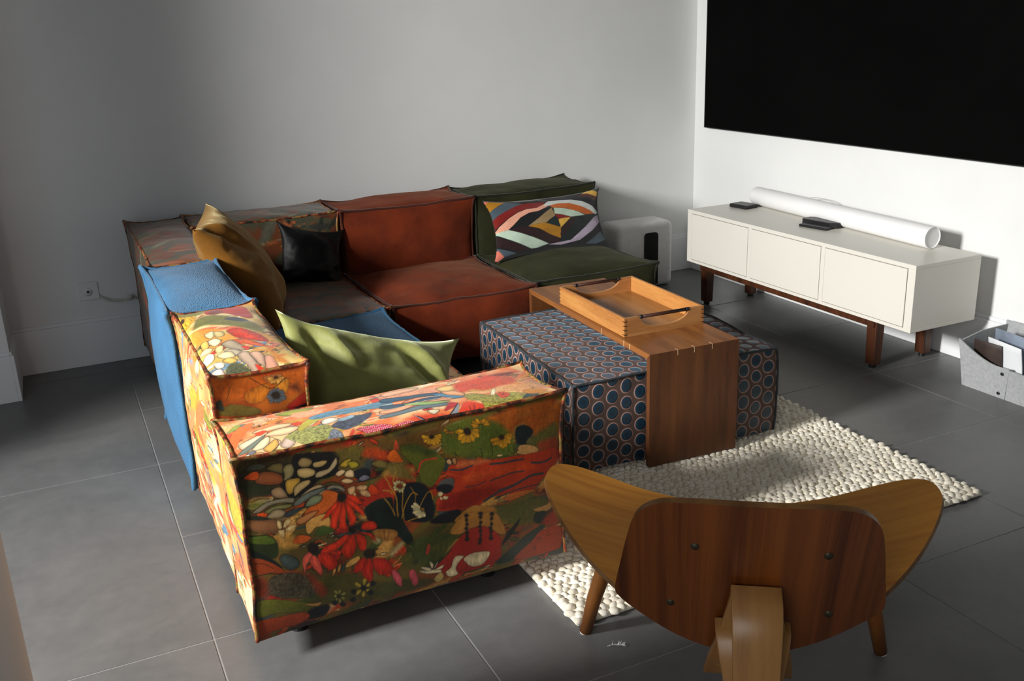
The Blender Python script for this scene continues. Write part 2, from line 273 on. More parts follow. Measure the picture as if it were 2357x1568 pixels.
# ================================================================== FLORAL PRINT (woven pattern, motif by motif, in millimetres on each face)
PRINT={}
PRINT['front']="""w|4a4220|-3195 537 -3136 550 -3075 536 -3080 468 -3146 461 -3202 475
b|2a2723|-3072 526 -3054 531 -2970 514 -2966 487 -2975 458 -3019 453 -3043 435 -3076 424 -3098 437 -3108 463 -3098 483 -3077 499
w|3e4424|-3191 481 -3172 490 -3144 483 -3131 466 -3136 444 -3161 441 -3193 447
w|76762c|-3195 432 -3170 437 -3141 432 -3164 416 -3188 418
b|6a6a58|-3177 519 -3159 528 -3135 522 -3140 514 -3161 513
p|8a7a4c|-3132 510 -3119 519 -3098 516 -3094 499 -3101 491 -3121 501
p|a8683c|-3164 488 -3154 502 -3133 504 -3113 496 -3100 484 -3103 469 -3128 470 -3157 480
b|e06a24|-3187 499 -3174 507 -3157 509 -3152 497 -3164 490
p|b39a6a|-3061 509 -3051 519 -3035 514 -3027 504 -3037 494 -3056 498
p|c9ae78|-3025 501 -3006 501 -2993 496 -3005 487 -3024 490
p|d9bd84|-3065 490 -3056 494 -3037 491 -3023 482 -3026 471 -3046 467 -3062 475
p|c9b48c|-3019 476 -2995 477 -2981 490 -2971 500 -2970 483 -2987 468 -3012 460 -3025 463
p|a89a6e|-3096 501 -3086 511 -3074 508 -3071 491 -3079 477 -3097 472 -3095 487
p|d0a850|-3093 471 -3075 473 -3061 470 -3065 454 -3079 439 -3090 437 -3097 451
p|c8ad7a|-3076 448 -3060 460 -3042 461 -3041 451 -3060 439 -3076 429
p|b59672|-3130 457 -3113 462 -3101 449 -3095 434 -3112 433 -3127 442
p|c8a83c|-2964 477 -2954 489 -2938 495 -2939 481 -2951 472
p|b0a030|-2946 484 -2928 483 -2920 471 -2938 466
p|e2c69a|-2977 459 -2961 467 -2952 460 -2969 450
p|e2c69a|-2952 460 -2939 464 -2931 455 -2934 443 -2954 448
p|d8b888|-2963 441 -2947 442 -2935 432 -2946 427 -2964 434
p|8a7a44|-2889 469 -2870 476 -2850 464 -2854 448 -2876 454
b|2e3036|-2930 459 -2912 464 -2897 454 -2898 435 -2915 427 -2930 440
b|8d8a94|-2923 436 -2911 445 -2898 435 -2915 429
w|c8581e|-2908 502 -2892 510 -2867 507 -2850 491 -2851 474 -2883 482 -2905 491
w|7a7030|-2969 520 -2924 524 -2904 505 -2927 492 -2962 500
b|d97830|-3060 377 -3036 397 -3005 423 -2979 412 -2981 393 -3005 370 -3037 362 -3059 343
b|d8a860|-3061 339 -3051 358 -3006 363 -3005 329 -3035 337 -3054 323
b|e0641e|-3171 404 -3157 405 -3145 402 -3154 390 -3166 395
b|e0641e|-3081 402 -3065 412 -3057 405 -3062 395
p|9a8f76|-3181 409 -3154 426 -3124 432 -3095 430 -3078 425 -3082 414 -3109 421 -3138 419 -3165 407
p|8f8c5a|-3152 406 -3130 415 -3103 415 -3084 410 -3094 403 -3119 405 -3141 399
p|b39f7c|-3150 389 -3134 404 -3119 406 -3103 398 -3106 385 -3130 384
p|c0a882|-3066 422 -3047 436 -3023 442 -3001 434 -3032 432
p|7f8478|-3082 409 -3066 422 -3039 431 -3004 432 -3023 420 -3050 410 -3072 402
p|9aa07c|-3056 393 -3045 412 -3029 418 -3014 413 -3018 400 -3036 393
p|a0957e|-3002 425 -2990 435 -2971 429 -2957 411 -2975 413 -2992 420
p|4a5254|-3106 389 -3081 397 -3058 393 -3074 386 -3096 380
p|5c5a2c|-3012 437 -2994 442 -2973 434 -2962 424 -2982 431
p|c98e58|-3082 366 -3053 375 -3027 376 -3051 358 -3073 352
b|3d4244|-2994 422 -2982 424 -2966 413
p|9a6e48|-3200 393 -3171 393 -3122 377 -3115 359 -3130 346 -3179 359 -3202 375
b|3a402a|-3201 401 -3174 400 -3142 387 -3167 387
b|d9561e|-2900 413 -2889 413 -2879 391 -2893 387 -2903 400
t|d8b080|-2952 414 -2934 417 -2938 401 -2949 397
t|d8b080|-2932 412 -2920 418 -2905 412 -2917 401
t|d8b080|-2926 403 -2906 400 -2900 384 -2918 389
t|d8b080|-2937 403 -2934 388 -2942 378 -2945 391
b|233028|-2917 354 -2897 369 -2869 371 -2846 361 -2852 287 -2887 291 -2908 320
t|da4a20|-2981 390 -2998 378 -3015 358 -3023 350 -3002 357 -2978 375
t|da4a20|-2975 384 -2995 360 -3004 333 -2990 324 -2981 346 -2969 375
t|da4a20|-2969 380 -2979 346 -2981 322 -2966 315 -2963 347 -2962 376
t|da4a20|-2962 381 -2960 353 -2954 322 -2942 329 -2944 356 -2955 381
t|da4a20|-2959 385 -2943 363 -2920 338 -2921 353 -2937 377 -2954 391
t|da4a20|-2958 399 -2936 393 -2920 372 -2933 373 -2950 385
b|33261c|-2979 399 -2975 407 -2966 407 -2958 401 -2958 392 -2966 384 -2976 389
t|d8bc88|-3124 356 -3127 369 -3124 378 -3116 371 -3116 356
t|d8bc88|-3114 356 -3108 371 -3099 376 -3093 369 -3105 356
t|d8bc88|-3110 350 -3094 358 -3082 352 -3098 342
t|d8bc88|-3127 350 -3118 352 -3110 348 -3118 331
s3|6a4a20|-3111 357 -3113 329
s2|c0a060|-3126 342 -3119 326 -3113 318
w|7a5a24|-2857 529 -2795 520 -2730 525 -2664 527 -2711 484 -2797 485 -2859 504
w|6f7a2c|-2707 483 -2696 511 -2642 533 -2574 525 -2516 472 -2508 442 -2504 409 -2533 406 -2602 418 -2658 431 -2700 445
w|c0701f|-2586 521 -2505 529 -2378 519 -2380 423 -2448 438 -2473 476 -2506 483 -2512 462 -2552 502
b|2b3a3a|-2505 442 -2502 473 -2483 478 -2462 467 -2453 451 -2470 434 -2480 424 -2499 431
w|77783a|-2473 430 -2448 443 -2411 458 -2379 461 -2381 393 -2437 398 -2461 418
w|b0502a|-2442 418 -2417 422 -2380 421 -2381 390 -2432 397
b|7a7c30|-2810 493 -2771 488 -2742 473 -2717 454 -2701 432 -2711 407 -2728 384 -2749 373 -2769 394 -2776 427 -2799 464
w|56602a|-2810 493 -2771 491 -2742 475 -2717 456 -2735 451 -2777 472
b|c04a1c|-2693 416 -2657 424 -2580 406 -2486 400 -2381 395 -2382 352 -2415 326 -2435 312 -2455 293 -2537 301 -2589 305 -2620 287 -2678 288 -2736 303 -2734 330 -2696 358 -2677 376 -2703 396
w|9c2c14|-2675 343 -2583 332 -2536 315 -2608 303 -2655 291 -2726 305 -2716 326
w|cc8050|-2657 421 -2580 405 -2626 403 -2671 409
w|d0581c|-2581 383 -2486 377 -2439 356 -2487 353 -2558 359
w|cf6026|-2650 381 -2581 376 -2605 361 -2651 360
s9|4c4e50|-2689 404 -2660 399 -2630 402
s10|4c4e50|-2580 394 -2533 390 -2486 388
s10|4c4e50|-2462 371 -2426 365 -2399 370
s7|4c4e50|-2582 350 -2535 355 -2487 353
s12|4c4e50|-2560 317 -2512 321 -2464 336 -2427 332
s11|4c4e50|-2603 297 -2560 314 -2522 319
s5|4c4e50|-2652 349 -2617 347 -2594 351
s6|4c4e50|-2573 296 -2513 307 -2440 303
b|c87838|-2547 287 -2523 300 -2489 299 -2450 289 -2490 284 -2523 281
b|dcae72|-2504 409 -2494 425 -2470 421 -2447 410 -2442 399 -2466 396 -2490 401
b|e0c090|-2561 415 -2551 415 -2542 411 -2554 410
p|d8b080|-2699 431 -2690 434 -2683 425 -2688 418 -2697 424
p|b88a58|-2683 430 -2674 435 -2670 422 -2677 415
t|dca92c|-2630 493 -2620 487 -2608 486 -2604 491 -2610 497 -2621 497
t|dca92c|-2630 492 -2622 483 -2610 479 -2604 482 -2608 489 -2620 493
t|dca92c|-2631 490 -2623 481 -2612 474 -2605 477 -2607 484 -2619 490
t|dca92c|-2633 490 -2630 481 -2623 474 -2616 473 -2616 479 -2624 486
t|dca92c|-2634 488 -2633 479 -2628 469 -2621 466 -2618 472 -2624 482
t|dca92c|-2636 488 -2640 480 -2639 470 -2633 465 -2628 469 -2630 479
t|dca92c|-2637 488 -2642 481 -2643 471 -2638 465 -2632 468 -2632 478
t|dca92c|-2638 489 -2644 482 -2647 473 -2642 468 -2636 470 -2635 479
t|dca92c|-2640 489 -2650 484 -2657 476 -2654 468 -2645 468 -2640 478
t|dca92c|-2641 490 -2650 488 -2657 482 -2656 475 -2648 474 -2642 481
t|dca92c|-2642 491 -2653 491 -2663 487 -2663 480 -2655 477 -2647 483
t|dca92c|-2642 492 -2652 494 -2661 492 -2662 486 -2656 483 -2648 486
t|dca92c|-2643 495 -2653 501 -2664 503 -2668 499 -2663 493 -2653 492
t|dca92c|-2642 496 -2650 502 -2659 505 -2664 502 -2661 497 -2651 494
b|3a2814|-2627 492 -2630 486 -2637 485 -2644 489 -2647 496 -2644 502 -2636 503 -2630 499
t|dca92c|-2722 500 -2714 495 -2705 493 -2701 496 -2705 502 -2714 502
t|dca92c|-2722 498 -2716 492 -2708 488 -2703 490 -2705 495 -2714 499
t|dca92c|-2723 497 -2720 488 -2713 481 -2706 482 -2707 487 -2714 494
t|dca92c|-2725 496 -2725 487 -2720 479 -2714 476 -2712 481 -2717 490
t|dca92c|-2727 495 -2730 488 -2729 479 -2723 474 -2719 478 -2721 487
t|dca92c|-2729 496 -2735 492 -2738 485 -2735 480 -2730 481 -2727 488
t|dca92c|-2730 497 -2737 495 -2742 489 -2740 484 -2735 484 -2731 490
t|dca92c|-2732 499 -2741 500 -2749 497 -2749 492 -2744 489 -2736 493
t|dca92c|-2732 501 -2740 505 -2749 506 -2752 502 -2748 498 -2739 498
t|dca92c|-2733 502 -2740 508 -2750 512 -2754 508 -2751 503 -2742 501
b|3a2814|-2722 499 -2724 496 -2728 496 -2731 498 -2733 502 -2731 505 -2727 505 -2723 503
t|d8a228|-2538 460 -2527 455 -2515 455 -2511 461 -2518 466 -2529 465
t|d8a228|-2538 459 -2528 453 -2516 451 -2512 455 -2517 461 -2529 462
t|d8a228|-2539 458 -2531 450 -2521 445 -2515 448 -2518 455 -2529 458
t|d8a228|-2540 455 -2535 446 -2526 438 -2519 438 -2519 445 -2529 452
t|d8a228|-2541 455 -2539 447 -2533 438 -2526 437 -2525 443 -2532 451
t|d8a228|-2542 454 -2543 444 -2540 434 -2532 430 -2529 435 -2534 446
t|d8a228|-2544 454 -2549 445 -2548 434 -2542 428 -2536 432 -2538 443
t|d8a228|-2545 454 -2552 448 -2554 439 -2549 433 -2542 435 -2542 445
t|d8a228|-2547 456 -2556 453 -2561 446 -2558 440 -2552 440 -2548 447
t|d8a228|-2550 457 -2561 456 -2571 451 -2570 443 -2562 441 -2554 447
t|d8a228|-2550 458 -2560 461 -2570 459 -2572 453 -2565 449 -2556 452
t|d8a228|-2551 459 -2563 463 -2574 462 -2577 456 -2570 451 -2559 453
b|4a3414|-2536 458 -2539 453 -2545 452 -2551 456 -2553 462 -2550 466 -2544 467 -2539 464
t|cf9a24|-2603 503 -2611 507 -2620 507 -2623 503 -2618 499 -2609 500
t|cf9a24|-2604 505 -2612 510 -2622 513 -2626 510 -2622 505 -2612 503
t|cf9a24|-2603 507 -2607 514 -2615 520 -2621 519 -2620 514 -2612 509
t|cf9a24|-2601 507 -2603 513 -2608 519 -2614 520 -2614 516 -2608 510
t|cf9a24|-2600 508 -2600 515 -2603 523 -2609 525 -2612 521 -2608 514
t|cf9a24|-2597 507 -2593 511 -2591 517 -2594 521 -2599 519 -2600 513
t|cf9a24|-2596 507 -2588 510 -2583 515 -2586 520 -2592 520 -2596 514
t|cf9a24|-2594 505 -2585 505 -2578 508 -2578 513 -2584 515 -2590 511
t|cf9a24|-2593 504 -2585 501 -2577 501 -2575 505 -2580 509 -2588 508
t|c8962a|-2679 504 -2677 500 -2673 496 -2670 496 -2670 499 -2674 502
t|c8962a|-2679 503 -2680 499 -2677 495 -2674 494 -2672 496 -2675 500
t|c8962a|-2681 504 -2682 501 -2682 498 -2679 496 -2677 497 -2678 501
t|c8962a|-2682 504 -2685 502 -2686 499 -2684 497 -2682 497 -2681 501
t|c8962a|-2683 504 -2688 503 -2691 501 -2690 498 -2686 497 -2683 500
t|c8962a|-2683 505 -2687 505 -2691 504 -2691 501 -2688 500 -2685 502
t|c8962a|-2684 506 -2689 508 -2695 509 -2697 506 -2694 504 -2688 504
t|c8962a|-2684 507 -2688 510 -2693 512 -2696 511 -2694 508 -2689 506
s3|2c3020|-2523 418 -2512 406 -2509 422
s3|2c3020|-2514 411 -2499 413 -2509 419
s3|2c3020|-2609 424 -2600 420 -2603 441
s3|2c3020|-2669 438 -2673 448 -2663 434
s3|2c3020|-2573 448 -2572 420 -2577 417
s3|2c3020|-2620 424 -2613 427
s7|cf5636|-2828 479 -2821 513 -2818 490
s8|cf5636|-2774 422 -2762 442 -2740 445 -2722 441
s8|cf5636|-2809 444 -2795 427 -2784 398
s7|cf5636|-2721 387 -2703 394 -2681 388 -2661 377
b|d9741e|-2849 480 -2829 493 -2812 467 -2808 455 -2831 458 -2845 468
w|8c7c40|-2853 454 -2821 456 -2801 442 -2786 403 -2814 409 -2844 430
b|22282e|-2817 395 -2797 396 -2772 389 -2751 367 -2742 337 -2740 302 -2755 280 -2811 293 -2842 317 -2840 373
s5|b8903a|-2863 433 -2850 405 -2838 366 -2836 334 -2837 302
s4|b8903a|-2820 380 -2823 340 -2822 298
s5|b8903a|-2783 359 -2795 367 -2809 352 -2822 323 -2830 299
s4|b8903a|-2742 337 -2745 356 -2754 361 -2771 338 -2789 303
s3|b8903a|-2798 383 -2789 358 -2790 340
s6|b8903a|-2868 394 -2853 390 -2846 379
s4|b8903a|-2866 369 -2851 342 -2840 312
s4|b8903a|-2771 303 -2785 297 -2811 293
s6|b8903a|-2829 435 -2838 420 -2841 412
t|e0cf98|-2824 393 -2820 389 -2815 387 -2812 388 -2813 392 -2819 394
t|e0cf98|-2824 392 -2822 387 -2819 382 -2815 382 -2815 386 -2819 390
t|e0cf98|-2825 391 -2826 384 -2824 377 -2820 374 -2818 378 -2820 385
t|e0cf98|-2827 391 -2830 386 -2831 380 -2828 376 -2825 378 -2825 385
t|e0cf98|-2828 392 -2832 390 -2835 386 -2834 383 -2831 383 -2828 387
t|e0cf98|-2829 393 -2835 394 -2841 392 -2841 387 -2837 385 -2832 388
t|e0cf98|-2830 395 -2835 398 -2841 398 -2843 395 -2840 392 -2835 392
t|e0cf98|-2829 396 -2833 400 -2838 402 -2841 400 -2839 397 -2834 395
t|e0cf98|-2829 398 -2832 404 -2836 410 -2841 410 -2841 405 -2836 400
t|e0cf98|-2828 398 -2827 404 -2828 410 -2832 412 -2834 409 -2832 403
t|e0cf98|-2826 398 -2823 402 -2822 408 -2825 411 -2828 409 -2828 404
t|e0cf98|-2825 397 -2820 398 -2816 402 -2816 406 -2820 406 -2823 402
t|e0cf98|-2824 396 -2819 395 -2814 397 -2813 401 -2817 403 -2821 400
t|e0cf98|-2823 395 -2817 391 -2810 391 -2808 394 -2811 398 -2818 398
b|8a4a24|-2818 393 -2821 388 -2827 387 -2833 391 -2835 397 -2832 401 -2826 402 -2820 399
t|e6d6a8|-2771 313 -2774 306 -2773 298 -2768 295 -2765 298 -2767 306
t|e6d6a8|-2773 313 -2778 308 -2780 300 -2776 295 -2771 297 -2770 305
t|e6d6a8|-2775 313 -2782 309 -2787 301 -2784 295 -2777 296 -2774 304
t|e6d6a8|-2776 314 -2785 314 -2792 309 -2791 303 -2785 301 -2779 307
t|e6d6a8|-2777 316 -2787 318 -2796 316 -2797 310 -2792 307 -2783 310
t|e6d6a8|-2777 318 -2784 323 -2793 325 -2796 322 -2793 317 -2784 316
t|e6d6a8|-2778 320 -2784 329 -2794 335 -2800 333 -2798 326 -2788 321
t|e6d6a8|-2777 322 -2780 331 -2787 339 -2794 340 -2794 333 -2786 326
b|a07c3c|-2767 316 -2769 313 -2773 312 -2776 315 -2777 319 -2776 322 -2772 322 -2769 320
b|6d6a66|-2729 368 -2717 381 -2695 383 -2682 375 -2688 351 -2702 345 -2721 352
b|2c2e36|-2732 366 -2711 371 -2687 358 -2697 344 -2719 347
b|d9c79a|-2723 353 -2713 346 -2720 338 -2728 345
b|d9c79a|-2711 338 -2700 333 -2705 327 -2714 332
b|d9c79a|-2722 337 -2714 332 -2720 329
b|23262a|-2755 276 -2723 290 -2689 293 -2669 285 -2679 258 -2725 263
b|c08c44|-2684 252 -2664 280 -2636 293 -2613 287 -2579 274 -2551 245 -2541 213
w|6a6a30|-2574 261 -2538 273 -2466 271 -2419 254 -2418 217 -2456 190 -2541 213
b|c89a5c|-2462 231 -2430 235 -2402 238 -2405 221 -2430 215
b|2e3a34|-2455 219 -2423 216 -2429 183 -2456 190
w|b0461e|-2428 191 -2405 206 -2385 211 -2386 171 -2429 173
w|5c5a26|-3054 188 -2968 194 -2898 149 -2785 123 -2748 95 -2826 93 -2939 104 -3046 129
b|26362e|-2890 338 -2840 317 -2813 274 -2802 222 -2820 232 -2840 262 -2886 298
w|56602a|-2818 211 -2797 237 -2739 238 -2681 217 -2702 190 -2744 156 -2786 169
b|3c4a1c|-3203 347 -3176 351 -3147 345 -3130 319 -3133 289 -3151 283 -3197 319
b|6a7a2a|-3200 346 -3154 345 -3134 321 -3163 323 -3198 334
b|1f2a1e|-3200 320 -3151 283 -3127 253 -3153 261 -3196 296
b|a8521c|-3197 289 -3167 284 -3127 249 -3122 236 -3155 246 -3188 248
s3|3a2414|-3195 277 -3169 273 -3150 256
s4|3a2414|-3196 243 -3165 245 -3132 239
d|5e5440|-3173 209 -3153 237 -3112 237 -3072 217 -3047 186 -3064 155 -3112 166 -3158 185
w|9c4424|-3111 244 -3065 219 -3028 164 -3044 149 -3072 217
w|8a3c18|-3200 236 -3170 231 -3172 189 -3198 193
b|76762a|-3196 177 -3146 173 -3100 154 -3060 130 -3089 123 -3150 135 -3198 138
b|26282e|-3097 110 -3068 120 -3032 121 -3027 103 -3046 89 -3085 93
b|b0521e|-3203 124 -3152 123 -3089 119 -3077 99 -3114 87 -3173 86 -3202 84
b|c89a58|-3084 138 -3060 134 -3045 133 -3053 124
p|55605c|-3131 277 -3113 288 -3088 265 -3090 246 -3114 245
b|cc6a28|-3093 316 -3075 326 -3049 312 -3063 304 -3087 309
b|56662a|-3041 321 -3019 336 -2995 324 -2999 317 -3028 313
b|c08c44|-2704 232 -2674 265 -2650 275 -2578 256 -2555 225 -2544 188 -2564 189 -2620 226 -2677 220
b|b0341c|-2715 169 -2677 208 -2644 228 -2596 219 -2565 185 -2558 141 -2568 109 -2626 101 -2683 101 -2730 119 -2745 144
b|2a2a30|-2660 270 -2653 274 -2647 266 -2654 262
b|2a2a30|-2659 257 -2654 262 -2649 254 -2654 249
b|2a2a30|-2658 244 -2654 249 -2648 242 -2655 237
b|2a2a30|-2662 233 -2655 237 -2651 230 -2656 225
b|2a2a30|-2661 220 -2656 225 -2649 217 -2656 213
b|2a2a30|-2660 210 -2656 215 -2652 207 -2657 202
b|2a2a30|-2664 200 -2657 205 -2650 197 -2657 192
b|2a2a30|-2622 266 -2615 270 -2608 262 -2615 258
b|2a2a30|-2621 255 -2615 260 -2611 252 -2616 247
b|2a2a30|-2620 238 -2616 243 -2610 235 -2617 231
b|2a2a30|-2624 227 -2617 231 -2612 224 -2617 219
b|2a2a30|-2623 214 -2617 219 -2611 211 -2618 206
b|2a2a30|-2621 201 -2618 206 -2613 199 -2618 194
b|2a2a30|-2626 190 -2618 194 -2612 186 -2619 181
b|2a2a30|-2625 179 -2619 184 -2614 176 -2620 171
b|2a2a30|-2591 255 -2584 260 -2577 252 -2584 247
b|2a2a30|-2590 242 -2584 247 -2579 240 -2585 235
b|2a2a30|-2588 227 -2585 233 -2578 225 -2585 220
b|2a2a30|-2593 216 -2585 220 -2581 213 -2586 208
b|2a2a30|-2591 205 -2586 210 -2579 202 -2586 198
b|2a2a30|-2590 194 -2586 200 -2582 192 -2587 187
b|2a2a30|-2594 185 -2587 189 -2580 181 -2587 177
t|e8d6b0|-2669 143 -2648 154 -2616 151 -2591 142 -2600 123 -2618 111 -2646 115
t|e8d6b0|-2791 146 -2768 143 -2734 133 -2730 123 -2765 131
t|e8d6b0|-2787 157 -2764 150 -2757 139 -2772 144
t|e8d6b0|-2763 166 -2752 155 -2756 143
t|e8d6b0|-2740 161 -2744 148 -2753 140
t|e8d6b0|-2721 146 -2729 135 -2749 137
t|e8d6b0|-2692 160 -2668 153 -2681 138 -2690 120 -2683 101 -2708 102 -2718 120 -2702 132
b|c8b070|-2743 114 -2730 123 -2723 104 -2736 91 -2747 103
b|3a4a40|-2568 109 -2520 143 -2455 172 -2425 173 -2465 132 -2522 100 -2564 95
b|b04a1c|-2522 100 -2478 131 -2434 162 -2377 155 -2378 94 -2414 87 -2479 84
b|222622|-2558 154 -2539 187 -2509 213 -2501 214 -2532 172
s3|3a2a22|-2456 138 -2443 139 -2448 129
s3|3a2a22|-2421 150 -2413 139 -2426 138
s3|3a2a22|-2466 114 -2453 115 -2457 106
t|b88648|-2905 291 -2875 289 -2846 279 -2840 262 -2867 253 -2895 269
s3|7a4a1c|-2874 259 -2876 283
s3|7a4a1c|-2870 258 -2858 278
b|c05038|-2773 190 -2765 216 -2760 203 -2765 188
t|d0431c|-2969 301 -2995 289 -3024 281 -3033 264 -2997 266 -2963 288
t|d0431c|-2959 294 -2983 262 -2968 230 -2948 252 -2948 291
t|d0431c|-2944 294 -2941 250 -2927 242 -2921 268 -2930 290
t|d0431c|-2937 300 -2913 278 -2896 257 -2909 284
t|d0431c|-2929 306 -2920 323 -2899 317 -2891 303 -2901 294
b|33261c|-2963 311 -2957 318 -2946 315 -2942 306 -2947 300 -2958 303
b|33261c|-2914 329 -2908 333 -2904 326 -2909 324
t|e0705c|-3059 276 -3074 269 -3080 247 -3075 226 -3069 248 -3053 266
t|e06a54|-3053 266 -3062 249 -3051 223 -3038 207 -3033 221 -3040 255
t|d0401c|-3039 266 -3038 246 -3019 217 -3002 216 -2996 234 -3015 263
b|33261c|-3061 288 -3055 297 -3045 297 -3036 289 -3037 275 -3046 268 -3058 274
t|c83a1a|-2936 225 -2956 206 -2957 187 -2931 191 -2922 213
t|c83a1a|-2926 214 -2939 185 -2920 151 -2910 185 -2913 214
t|c83a1a|-2908 212 -2903 175 -2874 162 -2855 169 -2875 203
b|3a2a1c|-2932 231 -2923 243 -2905 238 -2901 223 -2915 216
t|d86a70|-2859 170 -2857 140 -2840 116 -2835 134 -2844 157
t|d86a70|-2818 153 -2812 123 -2802 105 -2792 116 -2803 153
t|b8a040|-2932 136 -2929 128 -2923 121 -2918 122 -2918 128 -2925 134
t|b8a040|-2936 135 -2940 128 -2941 119 -2937 114 -2932 117 -2932 126
t|b8a040|-2940 138 -2949 138 -2956 135 -2957 129 -2952 125 -2944 130
t|b8a040|-2940 144 -2944 153 -2952 161 -2957 160 -2957 153 -2949 146
t|b8a040|-2935 145 -2930 151 -2927 159 -2931 165 -2936 163 -2937 154
t|b8a040|-2932 142 -2925 140 -2918 143 -2917 149 -2922 151 -2928 148
b|26282e|-2928 137 -2931 133 -2936 132 -2942 136 -2943 142 -2941 147 -2935 147 -2930 143
t|a09a54|-2996 132 -2992 126 -2987 121 -2984 122 -2984 126 -2990 131
t|a09a54|-2998 131 -3000 124 -2999 117 -2996 114 -2993 117 -2994 124
t|a09a54|-3000 133 -3005 132 -3009 128 -3008 124 -3005 123 -3002 127
t|a09a54|-3002 136 -3006 140 -3011 142 -3013 139 -3011 135 -3006 134
t|a09a54|-3001 139 -3001 146 -3005 153 -3009 154 -3010 149 -3006 143
t|a09a54|-2998 138 -2995 142 -2993 148 -2996 152 -2999 150 -3000 144
t|a09a54|-2995 136 -2989 134 -2983 135 -2981 139 -2985 142 -2991 140
b|40402a|-2993 133 -2995 130 -2999 129 -3003 132 -3004 136 -3002 140 -2998 140 -2994 137
b|25292c|-2970 138 -2961 144 -2954 133 -2963 128
b|25292c|-2972 116 -2963 122 -2956 111 -2965 106
b|25292c|-2927 125 -2918 130 -2911 120 -2919 114
b|25292c|-3019 121 -3010 126 -3003 116 -3012 110
b|25292c|-2998 110 -2989 116 -2982 105 -2991 100
b|25292c|-2921 147 -2912 153 -2905 143 -2914 137"""
